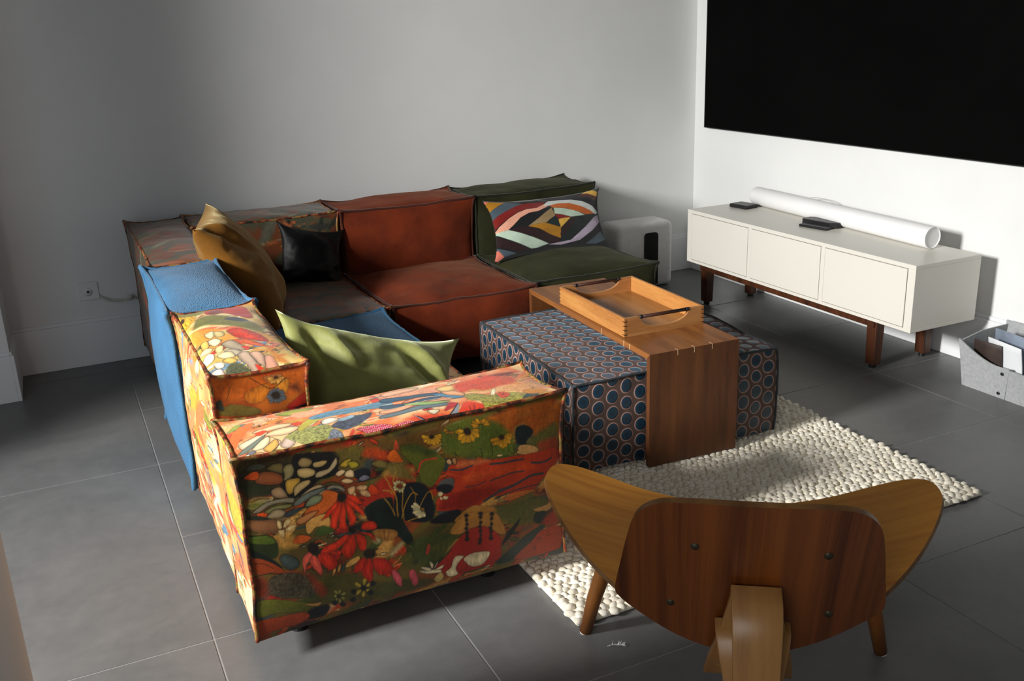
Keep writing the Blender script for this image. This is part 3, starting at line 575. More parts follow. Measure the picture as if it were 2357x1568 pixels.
PRINT['top']="""w|f0c890|-3203 -2483 -3175 -2473 -3150 -2481 -3176 -2512 -3201 -2523
b|e88a50|-3193 -2565 -3166 -2518 -3127 -2501 -3127 -2521 -3169 -2579 -3188 -2628 -3198 -2616
b|a8b060|-3194 -2533 -3168 -2497 -3151 -2500 -3166 -2518
p|f4e2c0|-3180 -2615 -3142 -2595 -3105 -2585 -3119 -2608 -3170 -2651
p|8a9488|-3190 -2662 -3147 -2622 -3113 -2599 -3132 -2631 -3174 -2671
p|f4d8b0|-3136 -2567 -3089 -2550 -3039 -2566 -3056 -2582 -3100 -2582
b|e8a070|-3138 -2553 -3095 -2539 -3067 -2550 -3104 -2560
p|f6dcb4|-3113 -2599 -3065 -2583 -3029 -2598 -3053 -2622 -3091 -2618
b|e06038|-3041 -2572 -3026 -2567 -3018 -2579 -3034 -2589
b|e06038|-3132 -2576 -3111 -2569 -3105 -2582 -3125 -2596
p|a8b050|-3060 -2480 -3026 -2472 -2992 -2477 -2966 -2493 -2998 -2516 -3037 -2510
w|f0b898|-3024 -2501 -2965 -2508 -2941 -2522 -2965 -2543 -3011 -2543
b|f2c8a0|-3121 -2491 -3089 -2490 -3057 -2509 -3077 -2517 -3108 -2513
s2|a04a28|-3091 -2496 -3085 -2519 -3073 -2506
s2|a04a28|-3085 -2519 -3082 -2497
p|f2e6c0|-3155 -2659 -3131 -2626 -3107 -2612 -3110 -2638 -3126 -2664 -3148 -2669
p|eec070|-3132 -2672 -3116 -2653 -3095 -2635 -3091 -2649 -3102 -2678 -3120 -2691
p|e8b888|-3167 -2709 -3156 -2687 -3141 -2682 -3130 -2702 -3135 -2722 -3151 -2721
p|8a8a90|-3170 -2674 -3156 -2665 -3150 -2677 -3165 -2688
p|f0e8d0|-3184 -2705 -3174 -2683 -3164 -2683 -3173 -2711
s4|2e2e38|-3107 -2615 -3089 -2638 -3087 -2657 -3110 -2685 -3126 -2699 -3132 -2729
p|e0c8b8|-3089 -2668 -3064 -2634 -3056 -2670 -3069 -2691 -3085 -2688
d|a8a86c|-3069 -2637 -3033 -2615 -2996 -2617 -2964 -2623 -2955 -2654 -2944 -2686 -2960 -2719 -2989 -2714 -3014 -2724 -3039 -2697 -3056 -2670
d|8a8f98|-2959 -2652 -2944 -2686 -2960 -2719 -2989 -2714 -3014 -2724 -2982 -2688
b|c8c060|-3031 -2603 -3000 -2569 -2958 -2560 -2967 -2582 -3005 -2606 -3032 -2628
w|e08440|-3006 -2734 -2958 -2726 -2929 -2731 -2888 -2743 -2849 -2760 -2839 -2729 -2877 -2706 -2948 -2708
d|b07850|-3100 -2714 -3071 -2696 -3032 -2713 -3015 -2729 -3050 -2743 -3092 -2736
b|6a8a60|-2942 -2700 -2908 -2700 -2865 -2726 -2868 -2742 -2905 -2724
b|7aa4b8|-2991 -2554 -2942 -2542 -2871 -2542 -2801 -2548 -2779 -2554 -2791 -2590 -2837 -2584 -2894 -2578 -2940 -2578 -2986 -2578
d|5a6272|-2956 -2634 -2912 -2601 -2872 -2605 -2846 -2606 -2863 -2630 -2902 -2659 -2932 -2668 -2950 -2651
b|a8c0cc|-2937 -2606 -2899 -2595 -2891 -2607 -2927 -2619
p|f0e8d8|-2970 -2594 -2949 -2586 -2931 -2603 -2951 -2618 -2974 -2617
b|f2c8a0|-2841 -2596 -2793 -2596 -2801 -2619 -2834 -2613
s3|2e3a48|-2982 -2573 -2924 -2560 -2853 -2560 -2787 -2571
s3|2e3a48|-2932 -2589 -2880 -2572 -2837 -2584 -2795 -2595
o|c84a68|-2902 -2672 -2864 -2669 -2824 -2686 -2835 -2718 -2877 -2706 -2894 -2690
w|f0b090|-2787 -2504 -2723 -2515 -2629 -2514 -2657 -2561 -2737 -2554 -2798 -2538
p|f2c0a0|-2781 -2487 -2738 -2492 -2687 -2494 -2706 -2518 -2757 -2522 -2791 -2516
p|3f6a80|-2797 -2532 -2735 -2549 -2671 -2560 -2657 -2561 -2670 -2581 -2743 -2571 -2806 -2560
p|4a6a80|-2811 -2576 -2751 -2593 -2704 -2588 -2656 -2582 -2671 -2607 -2721 -2604 -2779 -2609 -2818 -2598
p|f2b894|-2822 -2608 -2768 -2609 -2690 -2609 -2634 -2616 -2642 -2625 -2716 -2620 -2786 -2629 -2827 -2624
p|7c8f94|-2831 -2634 -2775 -2630 -2715 -2627 -2658 -2642 -2668 -2655 -2728 -2651 -2782 -2650 -2836 -2649
p|a8c080|-2764 -2598 -2712 -2609 -2653 -2631 -2661 -2639 -2720 -2630
p|6a98b0|-2675 -2571 -2631 -2577 -2601 -2615 -2628 -2626 -2652 -2605
s4|f4e6cc|-2809 -2571 -2747 -2582 -2698 -2584 -2659 -2588
s3|f4e6cc|-2820 -2603 -2757 -2609 -2688 -2604 -2637 -2614
b|e0583a|-2776 -2732 -2732 -2717 -2684 -2727 -2641 -2684 -2615 -2654 -2574 -2685 -2585 -2704 -2630 -2715 -2695 -2733 -2750 -2742
b|c8404a|-2654 -2644 -2634 -2656 -2659 -2673 -2682 -2679
b|a0a4ac|-2761 -2669 -2740 -2694 -2710 -2717 -2677 -2700 -2634 -2656 -2653 -2696 -2684 -2727 -2712 -2732 -2738 -2710 -2754 -2685
s6|30343e|-2754 -2679 -2729 -2709 -2701 -2717 -2666 -2688 -2636 -2655
p|e8dcc0|-2721 -2668 -2707 -2664 -2692 -2672 -2711 -2686
o|c84a68|-2830 -2695 -2784 -2686 -2753 -2704 -2748 -2713 -2776 -2732 -2821 -2729 -2848 -2724
p|c8a878|-2812 -2723 -2797 -2720 -2797 -2737 -2811 -2741
p|f2bc90|-2648 -2560 -2624 -2560 -2595 -2591 -2601 -2615 -2623 -2602 -2642 -2591
p|f2d090|-2650 -2531 -2620 -2527 -2591 -2537 -2613 -2567 -2644 -2562
w|e0583a|-2599 -2533 -2533 -2514 -2479 -2501 -2434 -2513 -2505 -2560 -2563 -2583 -2601 -2588
d|a8a04e|-2601 -2615 -2575 -2610 -2541 -2638 -2494 -2638 -2453 -2663 -2479 -2695 -2517 -2725 -2570 -2726 -2581 -2700 -2576 -2664 -2601 -2649
w|d85c34|-2563 -2554 -2497 -2543 -2431 -2538 -2443 -2583 -2497 -2594 -2549 -2605
w|e8b078|-2478 -2605 -2424 -2595 -2374 -2595 -2407 -2648 -2457 -2661
w|8a3a28|-2481 -2507 -2432 -2499 -2406 -2507 -2440 -2525
b|e0603a|-2521 -2636 -2503 -2633 -2489 -2648 -2506 -2665 -2524 -2662
s3|3a3e48|-2622 -2727 -2627 -2692
s3|3a3e48|-2622 -2727 -2613 -2675
s3|3a3e48|-2620 -2728 -2599 -2670
s3|3a3e48|-2618 -2729 -2591 -2688
s3|3a3e48|-2616 -2730 -2580 -2694
s3|3a3e48|-2616 -2730 -2597 -2722
s3|3a3e48|-2624 -2726 -2630 -2709
s2|3a2e24|-2511 -2649 -2512 -2627
s2|3a2e24|-2511 -2649 -2497 -2630
s2|3a2e24|-2511 -2649 -2494 -2645
b|3a5450|-2486 -2705 -2449 -2665 -2423 -2680 -2435 -2721 -2470 -2734 -2495 -2732
t|e8b040|-2423 -2680 -2386 -2689 -2403 -2747 -2431 -2723
b|d89830|-2449 -2644 -2412 -2645 -2387 -2667 -2423 -2680 -2449 -2665
s2|3a3420|-2418 -2641 -2417 -2620
s2|3a3420|-2418 -2641 -2405 -2621
s2|3a3420|-2418 -2641 -2400 -2631"""
PRINT['btop']="""t|f0c040|-3223 -1845 -3185 -1810 -3149 -1848 -3154 -1931 -3197 -2000 -3218 -1960
t|f2c440|-3184 -1904 -3180 -1929 -3173 -1945 -3166 -1937 -3166 -1916 -3174 -1904
t|f2c440|-3186 -1910 -3186 -1939 -3183 -1964 -3177 -1965 -3174 -1945 -3178 -1922
t|f2c440|-3190 -1916 -3198 -1944 -3202 -1978 -3198 -1994 -3191 -1981 -3188 -1947
t|f2c440|-3191 -1911 -3198 -1929 -3203 -1954 -3202 -1970 -3196 -1964 -3192 -1937
t|f2c440|-3193 -1909 -3204 -1918 -3214 -1940 -3215 -1962 -3208 -1965 -3199 -1941
t|f2c440|-3193 -1898 -3201 -1887 -3210 -1889 -3214 -1906 -3211 -1919 -3202 -1914
t|f2c440|-3192 -1888 -3196 -1864 -3203 -1849 -3209 -1857 -3209 -1877 -3201 -1889
t|f2c440|-3191 -1883 -3192 -1854 -3197 -1830 -3204 -1833 -3206 -1855 -3200 -1876
t|f2c440|-3186 -1880 -3181 -1857 -3178 -1828 -3181 -1816 -3186 -1828 -3188 -1856
t|f2c440|-3185 -1881 -3177 -1863 -3172 -1837 -3174 -1821 -3180 -1827 -3184 -1855
t|f2c440|-3182 -1885 -3172 -1882 -3161 -1864 -3159 -1841 -3165 -1835 -3175 -1856
t|f2c440|-3183 -1895 -3175 -1907 -3166 -1908 -3161 -1892 -3164 -1877 -3174 -1880
b|4a3018|-3182 -1899 -3186 -1913 -3191 -1917 -3194 -1908 -3193 -1892 -3190 -1878 -3185 -1874 -3182 -1883
b|c83a20|-3107 -1799 -3051 -1803 -2999 -1852 -3001 -1986 -3026 -2012 -3072 -1926 -3118 -1912
w|8a3420|-3115 -1899 -3086 -1843 -3067 -1900 -3101 -1937
w|7a7a34|-3148 -1935 -3107 -1933 -3051 -1997 -3005 -2108 -3003 -2174 -3035 -2155 -3086 -2083 -3143 -2034 -3177 -2040
b|3c4a58|-3085 -2003 -3057 -1993 -3025 -2041 -3048 -2054
w|8a8a3c|-3196 -1818 -3143 -1806 -3113 -1841 -3140 -1883 -3178 -1859
t|d8481e|-3100 -2126 -3061 -2125 -3019 -2203 -3013 -2267 -3052 -2243 -3088 -2197
t|e0703a|-3100 -2213 -3058 -2239 -3022 -2309 -3061 -2285
w|e8a040|-3194 -2068 -3149 -2070 -3104 -2111 -3145 -2161 -3190 -2170
p|e8dcb0|-3158 -2128 -3135 -2104 -3128 -2135 -3149 -2170
p|d8c890|-3131 -2120 -3111 -2132 -3114 -2168 -3133 -2168
p|f0e4c0|-3161 -2187 -3138 -2177 -3127 -2208 -3150 -2230
p|e8c070|-3180 -2187 -3160 -2176 -3164 -2221 -3181 -2234
p|b8a890|-3131 -2229 -3103 -2211 -3087 -2257 -3070 -2314 -3096 -2309 -3120 -2271
p|c8b8a0|-3132 -2287 -3105 -2292 -3089 -2347 -3109 -2345
p|c8b09a|-3107 -2335 -3082 -2329 -3076 -2419 -3077 -2480 -3096 -2459 -3105 -2401
p|dca890|-3053 -2380 -3029 -2383 -3035 -2475 -3041 -2513 -3064 -2488
p|d8b49c|-3079 -2342 -3052 -2347 -3060 -2429 -3074 -2410
p|f8f0d8|-3199 -2312 -3175 -2272 -3160 -2292 -3174 -2338 -3193 -2348
p|f6e6b8|-3158 -2315 -3136 -2295 -3117 -2307 -3115 -2342 -3140 -2348
p|f0c870|-3149 -2353 -3127 -2345 -3117 -2373 -3140 -2380
p|f4e8d0|-3174 -2359 -3154 -2361 -3156 -2391 -3173 -2391
p|f2dcb0|-3197 -2258 -3176 -2225 -3157 -2237 -3168 -2265
p|f0d8a0|-3149 -2242 -3130 -2242 -3135 -2285 -3153 -2285
b|e04a28|-3084 -2414 -3067 -2446 -3081 -2483
b|d84a2c|-3088 -2280 -3070 -2297 -3080 -2319
p|fbe8e0|-3204 -2473 -3191 -2411 -3166 -2396 -3162 -2439 -3178 -2488
b|e05038|-3188 -2463 -3171 -2443 -3172 -2482
d|6c6e50|-3152 -2404 -3122 -2381 -3099 -2446 -3089 -2483 -3132 -2497 -3162 -2488
p|88a040|-3035 -2486 -3012 -2437 -2993 -2449 -3003 -2515 -3023 -2523
b|2a5a30|-2991 -2439 -2987 -2474 -3000 -2527 -3006 -2514
w|d89030|-3025 -2319 -3009 -2385 -3001 -2433 -3028 -2417"""
PRINT['bnear']="""w|c8741e|-3192 649 -2952 638 -2958 579 -3134 597 -3197 610
t|d8902c|-3121 612 -3065 624 -3070 584 -3114 581
t|d89a38|-3044 620 -3010 626 -3019 592 -3046 597
t|c88a50|-3074 644 -3030 644 -3027 623 -3055 622
t|e0b060|-3038 635 -3032 630 -3024 627 -3020 629 -3022 633 -3030 635
t|e0b060|-3038 633 -3035 626 -3029 621 -3023 621 -3023 625 -3030 631
t|e0b060|-3040 633 -3039 627 -3036 621 -3031 620 -3029 624 -3033 629
t|e0b060|-3041 632 -3043 626 -3042 619 -3037 616 -3033 619 -3035 627
t|e0b060|-3043 633 -3048 630 -3051 625 -3048 621 -3044 622 -3042 627
t|e0b060|-3045 634 -3052 632 -3058 628 -3057 623 -3051 622 -3046 627
t|e0b060|-3046 635 -3053 636 -3060 634 -3061 630 -3056 628 -3050 631
t|e0b060|-3047 637 -3054 640 -3062 640 -3065 637 -3061 634 -3053 634
b|5a3a20|-3037 635 -3039 632 -3042 632 -3046 634 -3047 637 -3045 640 -3041 641 -3038 639
b|7a7030|-3192 562 -3157 584 -3094 565 -3096 548
b|2a4a48|-3202 587 -3182 601 -3175 570
b|b83020|-3023 556 -2969 582 -2964 550 -3007 544
b|2a2a34|-3007 547 -2972 552 -2964 541 -2996 539
t|6a7a88|-3041 586 -3035 579 -3026 575 -3021 577 -3023 582 -3032 586
t|6a7a88|-3042 585 -3038 578 -3031 573 -3025 574 -3026 578 -3033 583
t|6a7a88|-3044 584 -3044 578 -3041 571 -3036 569 -3033 573 -3037 579
t|6a7a88|-3045 584 -3048 578 -3047 571 -3042 568 -3038 571 -3040 578
t|6a7a88|-3047 585 -3052 581 -3054 575 -3051 571 -3046 572 -3045 578
t|6a7a88|-3049 585 -3058 583 -3064 578 -3063 572 -3056 572 -3051 578
t|6a7a88|-3050 586 -3058 587 -3065 584 -3066 580 -3060 578 -3054 581
t|6a7a88|-3051 588 -3059 591 -3068 592 -3071 588 -3066 584 -3058 585
t|6a7a88|-3050 590 -3055 595 -3062 598 -3066 597 -3065 593 -3057 590
t|6a7a88|-3050 591 -3053 597 -3059 602 -3064 601 -3064 597 -3057 593
t|6a7a88|-3048 592 -3048 598 -3052 604 -3057 606 -3059 602 -3055 596
t|6a7a88|-3047 592 -3044 598 -3045 604 -3049 607 -3053 604 -3051 598
t|6a7a88|-3045 592 -3039 595 -3036 601 -3039 606 -3044 605 -3046 598
t|6a7a88|-3043 590 -3036 592 -3031 595 -3032 600 -3037 600 -3042 596
t|6a7a88|-3042 590 -3034 589 -3026 592 -3026 596 -3031 598 -3038 595
t|6a7a88|-3042 588 -3034 585 -3026 584 -3023 588 -3027 591 -3035 591
b|1e2024|-3036 586 -3040 579 -3047 578 -3054 582 -3057 590 -3053 597 -3045 598 -3038 594
s3|3a4a1c|-3166 598 -3157 631
s4|2c2418|-3106 650 -3067 613 -3045 612 -3021 628
w|6a3a18|-3012 602 -2989 610 -2986 585"""
PATCH="""d98a78|-331 149 -293 145 -323 128
b98a1e|-293 143 -218 130 -250 120 -282 105 -315 82 -325 128
5c6a74|-218 130 -128 113 -175 103 -227 86 -270 68 -310 37 -315 82 -282 105
8e2418|-128 113 -14 108 -26 95 -59 83 -119 85 -171 75 -219 53 -269 23 -296 -2 -310 37 -270 68 -227 86 -175 103
e8b49c|-69 82 -26 95 7 110 38 109 14 95 -8 84 -62 67 -113 64 -161 47 -197 19 -231 -4 -296 -14 -271 15 -220 49 -171 71 -119 83
14181f|2 83 10 75 -36 51 -70 32 -114 10 -136 1 -231 -4 -192 19 -152 46 -103 63 -57 67
a8926e|10 73 16 54 22 35 -11 20 -35 5 -75 5 -131 0 -70 32 -24 58
b98a1e|-131 0 -45 6 40 -27 32 -77 -26 -51 -80 -17
1e3a34|-35 3 25 25 36 -22 2 -11
e0b85c|33 13 59 17 103 16 40 -27 36 -8
8e2418|21 42 63 35 104 19 33 15
c4d4c4|20 74 70 66 119 54 157 38 190 20 111 18 63 35 21 44
c8741e|7 87 50 94 116 89 174 69 222 45 259 22 196 22 143 46 70 69 15 75
d0d4d0|-27 91 7 110 79 109 140 105 199 89 246 61 276 25 258 17 222 45 174 69 116 89 50 94 7 87
14181f|152 113 226 114 282 80 279 38 238 71 190 95 130 108
6a3a34|180 119 230 133 293 107 278 85 236 113
e0b85c|208 130 270 147 304 132 291 107 240 129
4a5452|270 147 293 155 314 152 306 129
1e2e2c|39 -32 111 18 195 20 258 15 179 -30 90 -84 30 -99
3a1a1c|39 -32 103 14 141 13 77 -45 35 -77
3a141c|-231 -4 -136 1 -81 -22 -26 -51 31 -81 29 -104 -35 -94 -86 -69 -154 -36
c4d4c4|-301 -13 -231 -5 -177 -28 -109 -59 -36 -96 -99 -108 -128 -107 -209 -65 -253 -41
c0b4c4|274 15 276 -22 215 -62 139 -99 33 -109 -37 -100 88 -93 178 -39 245 5
14181f|275 -27 285 -56 245 -94 176 -118 73 -114 149 -100 220 -63
5c6a74|272 -69 306 -111 238 -126 176 -120
3a1a1c|-303 -22 -210 -69 -129 -109 -195 -116 -299 -76
5c6a74|-309 -79 -205 -119 -271 -129 -300 -103
d98a78|-314 -101 -293 -95 -271 -129 -304 -147 -330 -134"""
class Paint:
    def __init__(s,uv,base,seed=0,warp=2.0):
        s.uv=np.asarray(uv,float)*1000; n=len(s.uv); q=np.c_[s.uv/28,np.full(n,seed*1.3)]
        s.w=s.uv+warp*np.stack([vnoise(q,seed+1),vnoise(q,seed+2)],1)
        s.fine=fbm(np.c_[s.uv/4.5,np.full(n,.5)],seed+5,2); s.str=vnoise(np.c_[s.uv[:,0]/3,s.uv[:,1]/14,np.full(n,.1)],seed+8)
        b=np.array([hexl(h) for h in base]); k=(fbm(np.c_[s.w/95,np.full(n,seed*.7)],seed+11,3)+1.2)/2.4*len(b); i=np.clip(k,0,len(b)-1.001); j=i.astype(int); f=np.clip((i-j-.25)*2,0,1)[:,None]
        s.c=b[j]*(1-f)+b[np.minimum(j+1,len(b)-1)]*f
    def sel(s,P,pad):
        lo=P.min(0)-pad; hi=P.max(0)+pad; return np.nonzero((s.w[:,0]>lo[0])&(s.w[:,0]<hi[0])&(s.w[:,1]>lo[1])&(s.w[:,1]<hi[1]))[0]
    @staticmethod
    def sdf(pts,poly,closed=True):
        a=poly; b=np.roll(poly,-1,0)
        if not closed: a,b=a[:-1],b[:-1]
        d=np.full(len(pts),1e9); ins=np.zeros(len(pts),bool)
        for p,q in zip(a,b):
            e=q-p; l=max(e@e,1e-9); t=np.clip(((pts-p)@e)/l,0,1); r=pts-p-t[:,None]*e; d=np.minimum(d,(r*r).sum(1))
            if closed and p[1]!=q[1]:
                c=(p[1]>pts[:,1])!=(q[1]>pts[:,1]); ins^=c&(pts[:,0]<(q[0]-p[0])*(pts[:,1]-p[1])/(q[1]-p[1])+p[0])
        d=np.sqrt(d); return np.where(ins,-d,d)
    def put(s,ix,col,al): s.c[ix]=s.c[ix]*(1-al[:,None])+col*al[:,None]
    def motif(s,kind,col,P):
        P=np.asarray(P,float).reshape(-1,2); col=hexl(col) if isinstance(col,str) else col
        if kind[0]=='s':
            L=spline(P,6,False) if len(P)>2 else P; w=max(.8,float(kind[1:])*.27); ix=s.sel(L,w+2)
            if len(ix)==0: return
            d=s.sdf(s.w[ix],L,False); s.put(ix,col,np.clip((w-d)/1.3+.5,0,1)); return
        L=spline(P,4,True) if len(P)<14 else P; soft={'w':14.0}.get(kind,1.4); ix=s.sel(L,soft+3)
        if len(ix)==0: return
        w=s.w[ix]; d=s.sdf(w,L); al=np.clip(.5-d/soft,0,1); c=np.repeat(col[None],len(ix),0)
        sz=max(4.0,-d.min()); dep=np.clip(-d/sz,0,1); hgt=np.clip((w[:,1]-L[:,1].min())/max(1,np.ptp(L[:,1])),0,1)
        if kind=='p':
            c=c*(.62+.55*np.clip(dep*1.6,0,1)*(.6+.4*hgt))[:,None]; s.put(ix,hexl('221f1e'),np.clip((1.7-np.abs(d-.6))/1.4,0,1)*.85)
            al=np.clip(-.1-d/1.3,0,1)
        elif kind=='t': c=c*(.70+.42*dep+.22*s.str[ix])[:,None]
        elif kind=='d': c=c*(1+.55*s.fine[ix])[:,None]
        elif kind=='o':
            g=np.hypot((s.uv[ix,0]/5.2+.5*(np.floor(s.uv[ix,1]/4.6)%2))%1-.5,(s.uv[ix,1]/4.6)%1-.5); c=np.where((g<.27)[:,None],hexl('f0c8c8'),c)
        elif kind=='w': c=c*(1+.16*s.fine[ix]+.12*s.str[ix])[:,None]; al=al*.92
        else: c=c*(.86+.2*hgt+.10*s.fine[ix])[:,None]
        if kind in 'btdo': s.put(ix,hexl('1c1816'),np.clip((1.3-np.abs(d-.7))/1.3,0,1)*.55); al=np.clip(.25-d/soft,0,1)
        s.put(ix,np.clip(c,0,1),al)
    def flower(s,x,y,r,col,cc,rng,a0=0,a1=360,n=11):
        for k in range(n):
            a=math.radians(a0+(a1-a0)*(k+.5)/n+rng.normal(0,5)); l=r*rng.uniform(.75,1.1); w=l*.2; ca,sa=math.cos(a),math.sin(a)
            s.motif('t',col,[(x+u*l*ca-v*w*sa,y+u*l*sa+v*w*ca) for u,v in ((.15,0),(.5,.9),(.9,.8),(1.02,0),(.9,-.8),(.5,-.9))])
        s.motif('b',cc,[(x+r*.26*math.cos(t_),y+r*.24*math.sin(t_)) for t_ in np.linspace(0,6.28,8)[:-1]])
    def random(s,seed,pal,dens=260,streak=0.0,sc=1.0):
        rng=np.random.default_rng(seed); lo=s.uv.min(0); hi=s.uv.max(0); A=(hi[0]-lo[0])*(hi[1]-lo[1])/1e6
        for k in range(int(dens*A)):
            x,y=rng.uniform(lo,hi); col=pal[rng.integers(len(pal))]; r=rng.uniform(10,34)*sc; t_=rng.random(); a=rng.normal(.3,.5); ca,sa=math.cos(a),math.sin(a)
            asp=rng.uniform(.25,.7)*(1-streak)+.12*streak; n=7
            el=[(x+r*1.4*ca*math.cos(q)*rng.uniform(.8,1.2)-r*asp*sa*math.sin(q),y+r*1.4*sa*math.cos(q)+r*asp*ca*math.sin(q)*rng.uniform(.8,1.2)) for q in np.linspace(0,6.283,n+1)[:-1]]
            if t_<.30: s.motif('w',col,[((p-x)*1.8+x,(q-y)*1.8+y) for p,q in el])
            elif t_<.50: s.motif('b',col,el)
            elif t_<.72:
                for m in range(rng.integers(2,6)):
                    dx,dy=rng.normal(0,r*.9,2); s.motif('p',pal[rng.integers(len(pal))],[((p-x)*.55+x+dx,(q-y)*.55+y+dy) for p,q in el])
            elif t_<.80: s.flower(x,y,r*1.1,col,'33261c',rng,180,360,8)
            elif t_<.86: s.motif('d',col,el)
            else:
                for m in range(4): s.motif('s%d'%rng.integers(3,9),pal[rng.integers(len(pal))],[(x-r*1.6,y+m*5),(x,y+m*5+rng.normal(0,6)),(x+r*1.6,y+m*5+rng.normal(4,6))])
    def load(s,txt):
        for ln in txt.split('\n'):
            k,c,q=ln.split('|'); s.motif(k,c,[float(v) for v in q.split()])
    def done(s): return np.clip(s.c*(1+.07*s.fine[:,None]),0,1)**1.3*.95
PAL_BRIGHT=['f2d890','f0b070','e88a5a','de5c46','f6e8c8','c8b850','7fa0b4','f0c8a8','e8a040','f4dcb4','d8482c','8a9040']
PAL_DEEP=['6b6a2c','a8521c','c04a1c','8a3a1c','c89a50','2c3430','d8a860','4a5a58','b0641e','d8c090','56602a','b83a20']
PAL_SHADED=['5a5a3c','8a5430','a0502c','4a4a44','86784c','6a6a5c','a86a44','6e3a2a','3c4438','8a8468']
def paint_floral(face,p):
    ax={'x':(1,2),'y':(0,2),'z':(0,1)}[face[1]]; uv=p[:,ax]; y=p[:,1]; x=p[:,0]; z=p[:,2]
    if y.mean()>-1.15:                                   # corner module: print darkened, its shade put into the colours
        P=Paint(uv,['4a4c34','62603e','7a4a2c','5a5a48','8a5a34'],int(abs(p.mean()*1e4))%97,4); P.random(int(abs(p.mean()*1e4)),PAL_SHADED,160,.55,1.3); return P.done()
    arm=y.min()<-2.6
    if face=='-y' and arm:
        P=Paint(uv,['3c3a1e','6b5a2c','7a6a30','9a5a24','8a4a20'],3); P.random(21,PAL_DEEP,330); P.random(41,PAL_DEEP,420,.2,.5); P.load(PRINT['front']); return P.done()
    if face=='+z' and arm:
        P=Paint(uv,['e8a878','f0c090','e8905c','f2d0a0'],5); P.random(22,PAL_BRIGHT,260,.6); P.random(42,PAL_BRIGHT,300,.5,.5); P.load(PRINT['top']); return P.done()
    if face=='+z' and z.mean()>.6:
        P=Paint(uv,['e8c878','e0a850','d8b868','f0d8a0'],7); P.random(23,PAL_BRIGHT,240,.2,.8); P.random(43,PAL_BRIGHT+PAL_DEEP,500,.3,.4); P.load(PRINT['btop']); return P.done()
    if face=='-y' and z.max()>.6:
        P=Paint(uv,['b0681e','c07824','a85a1c'],9); P.random(24,PAL_DEEP,100); P.load(PRINT['bnear']); return P.done()
    if face=='-x':  # left faces in lighter colours, their strong light put into the print
        P=Paint(uv,['f0d090','f0b87c','e8a06c','f2dcb0'],11+int(arm),4); P.random(25+int(arm),PAL_BRIGHT,230,.2,1.25); P.random(45,PAL_BRIGHT+['7fa0b4','3f6a80','a83a28'],260,.4,.6); return P.done()
    P=Paint(uv,['7a6a30','b0743a','9a5a24','c89a50'],13); P.random(27,PAL_DEEP+PAL_BRIGHT,160); return P.done()
def paint_patch(x,y,s):
    P=Paint(np.c_[x,y],['14181f','16191d'],31,1.0)
    if s>0:
        for ln in PATCH.split('\n'):
            c,q=ln.split('|'); q=np.array([float(v) for v in q.split()]).reshape(-1,2); L=q; ix=P.sel(L,4)
            if len(ix): d=P.sdf(P.uv[ix],L); P.put(ix,hexl(c),np.clip(.6-d/2.0,0,1))
    return P.done()
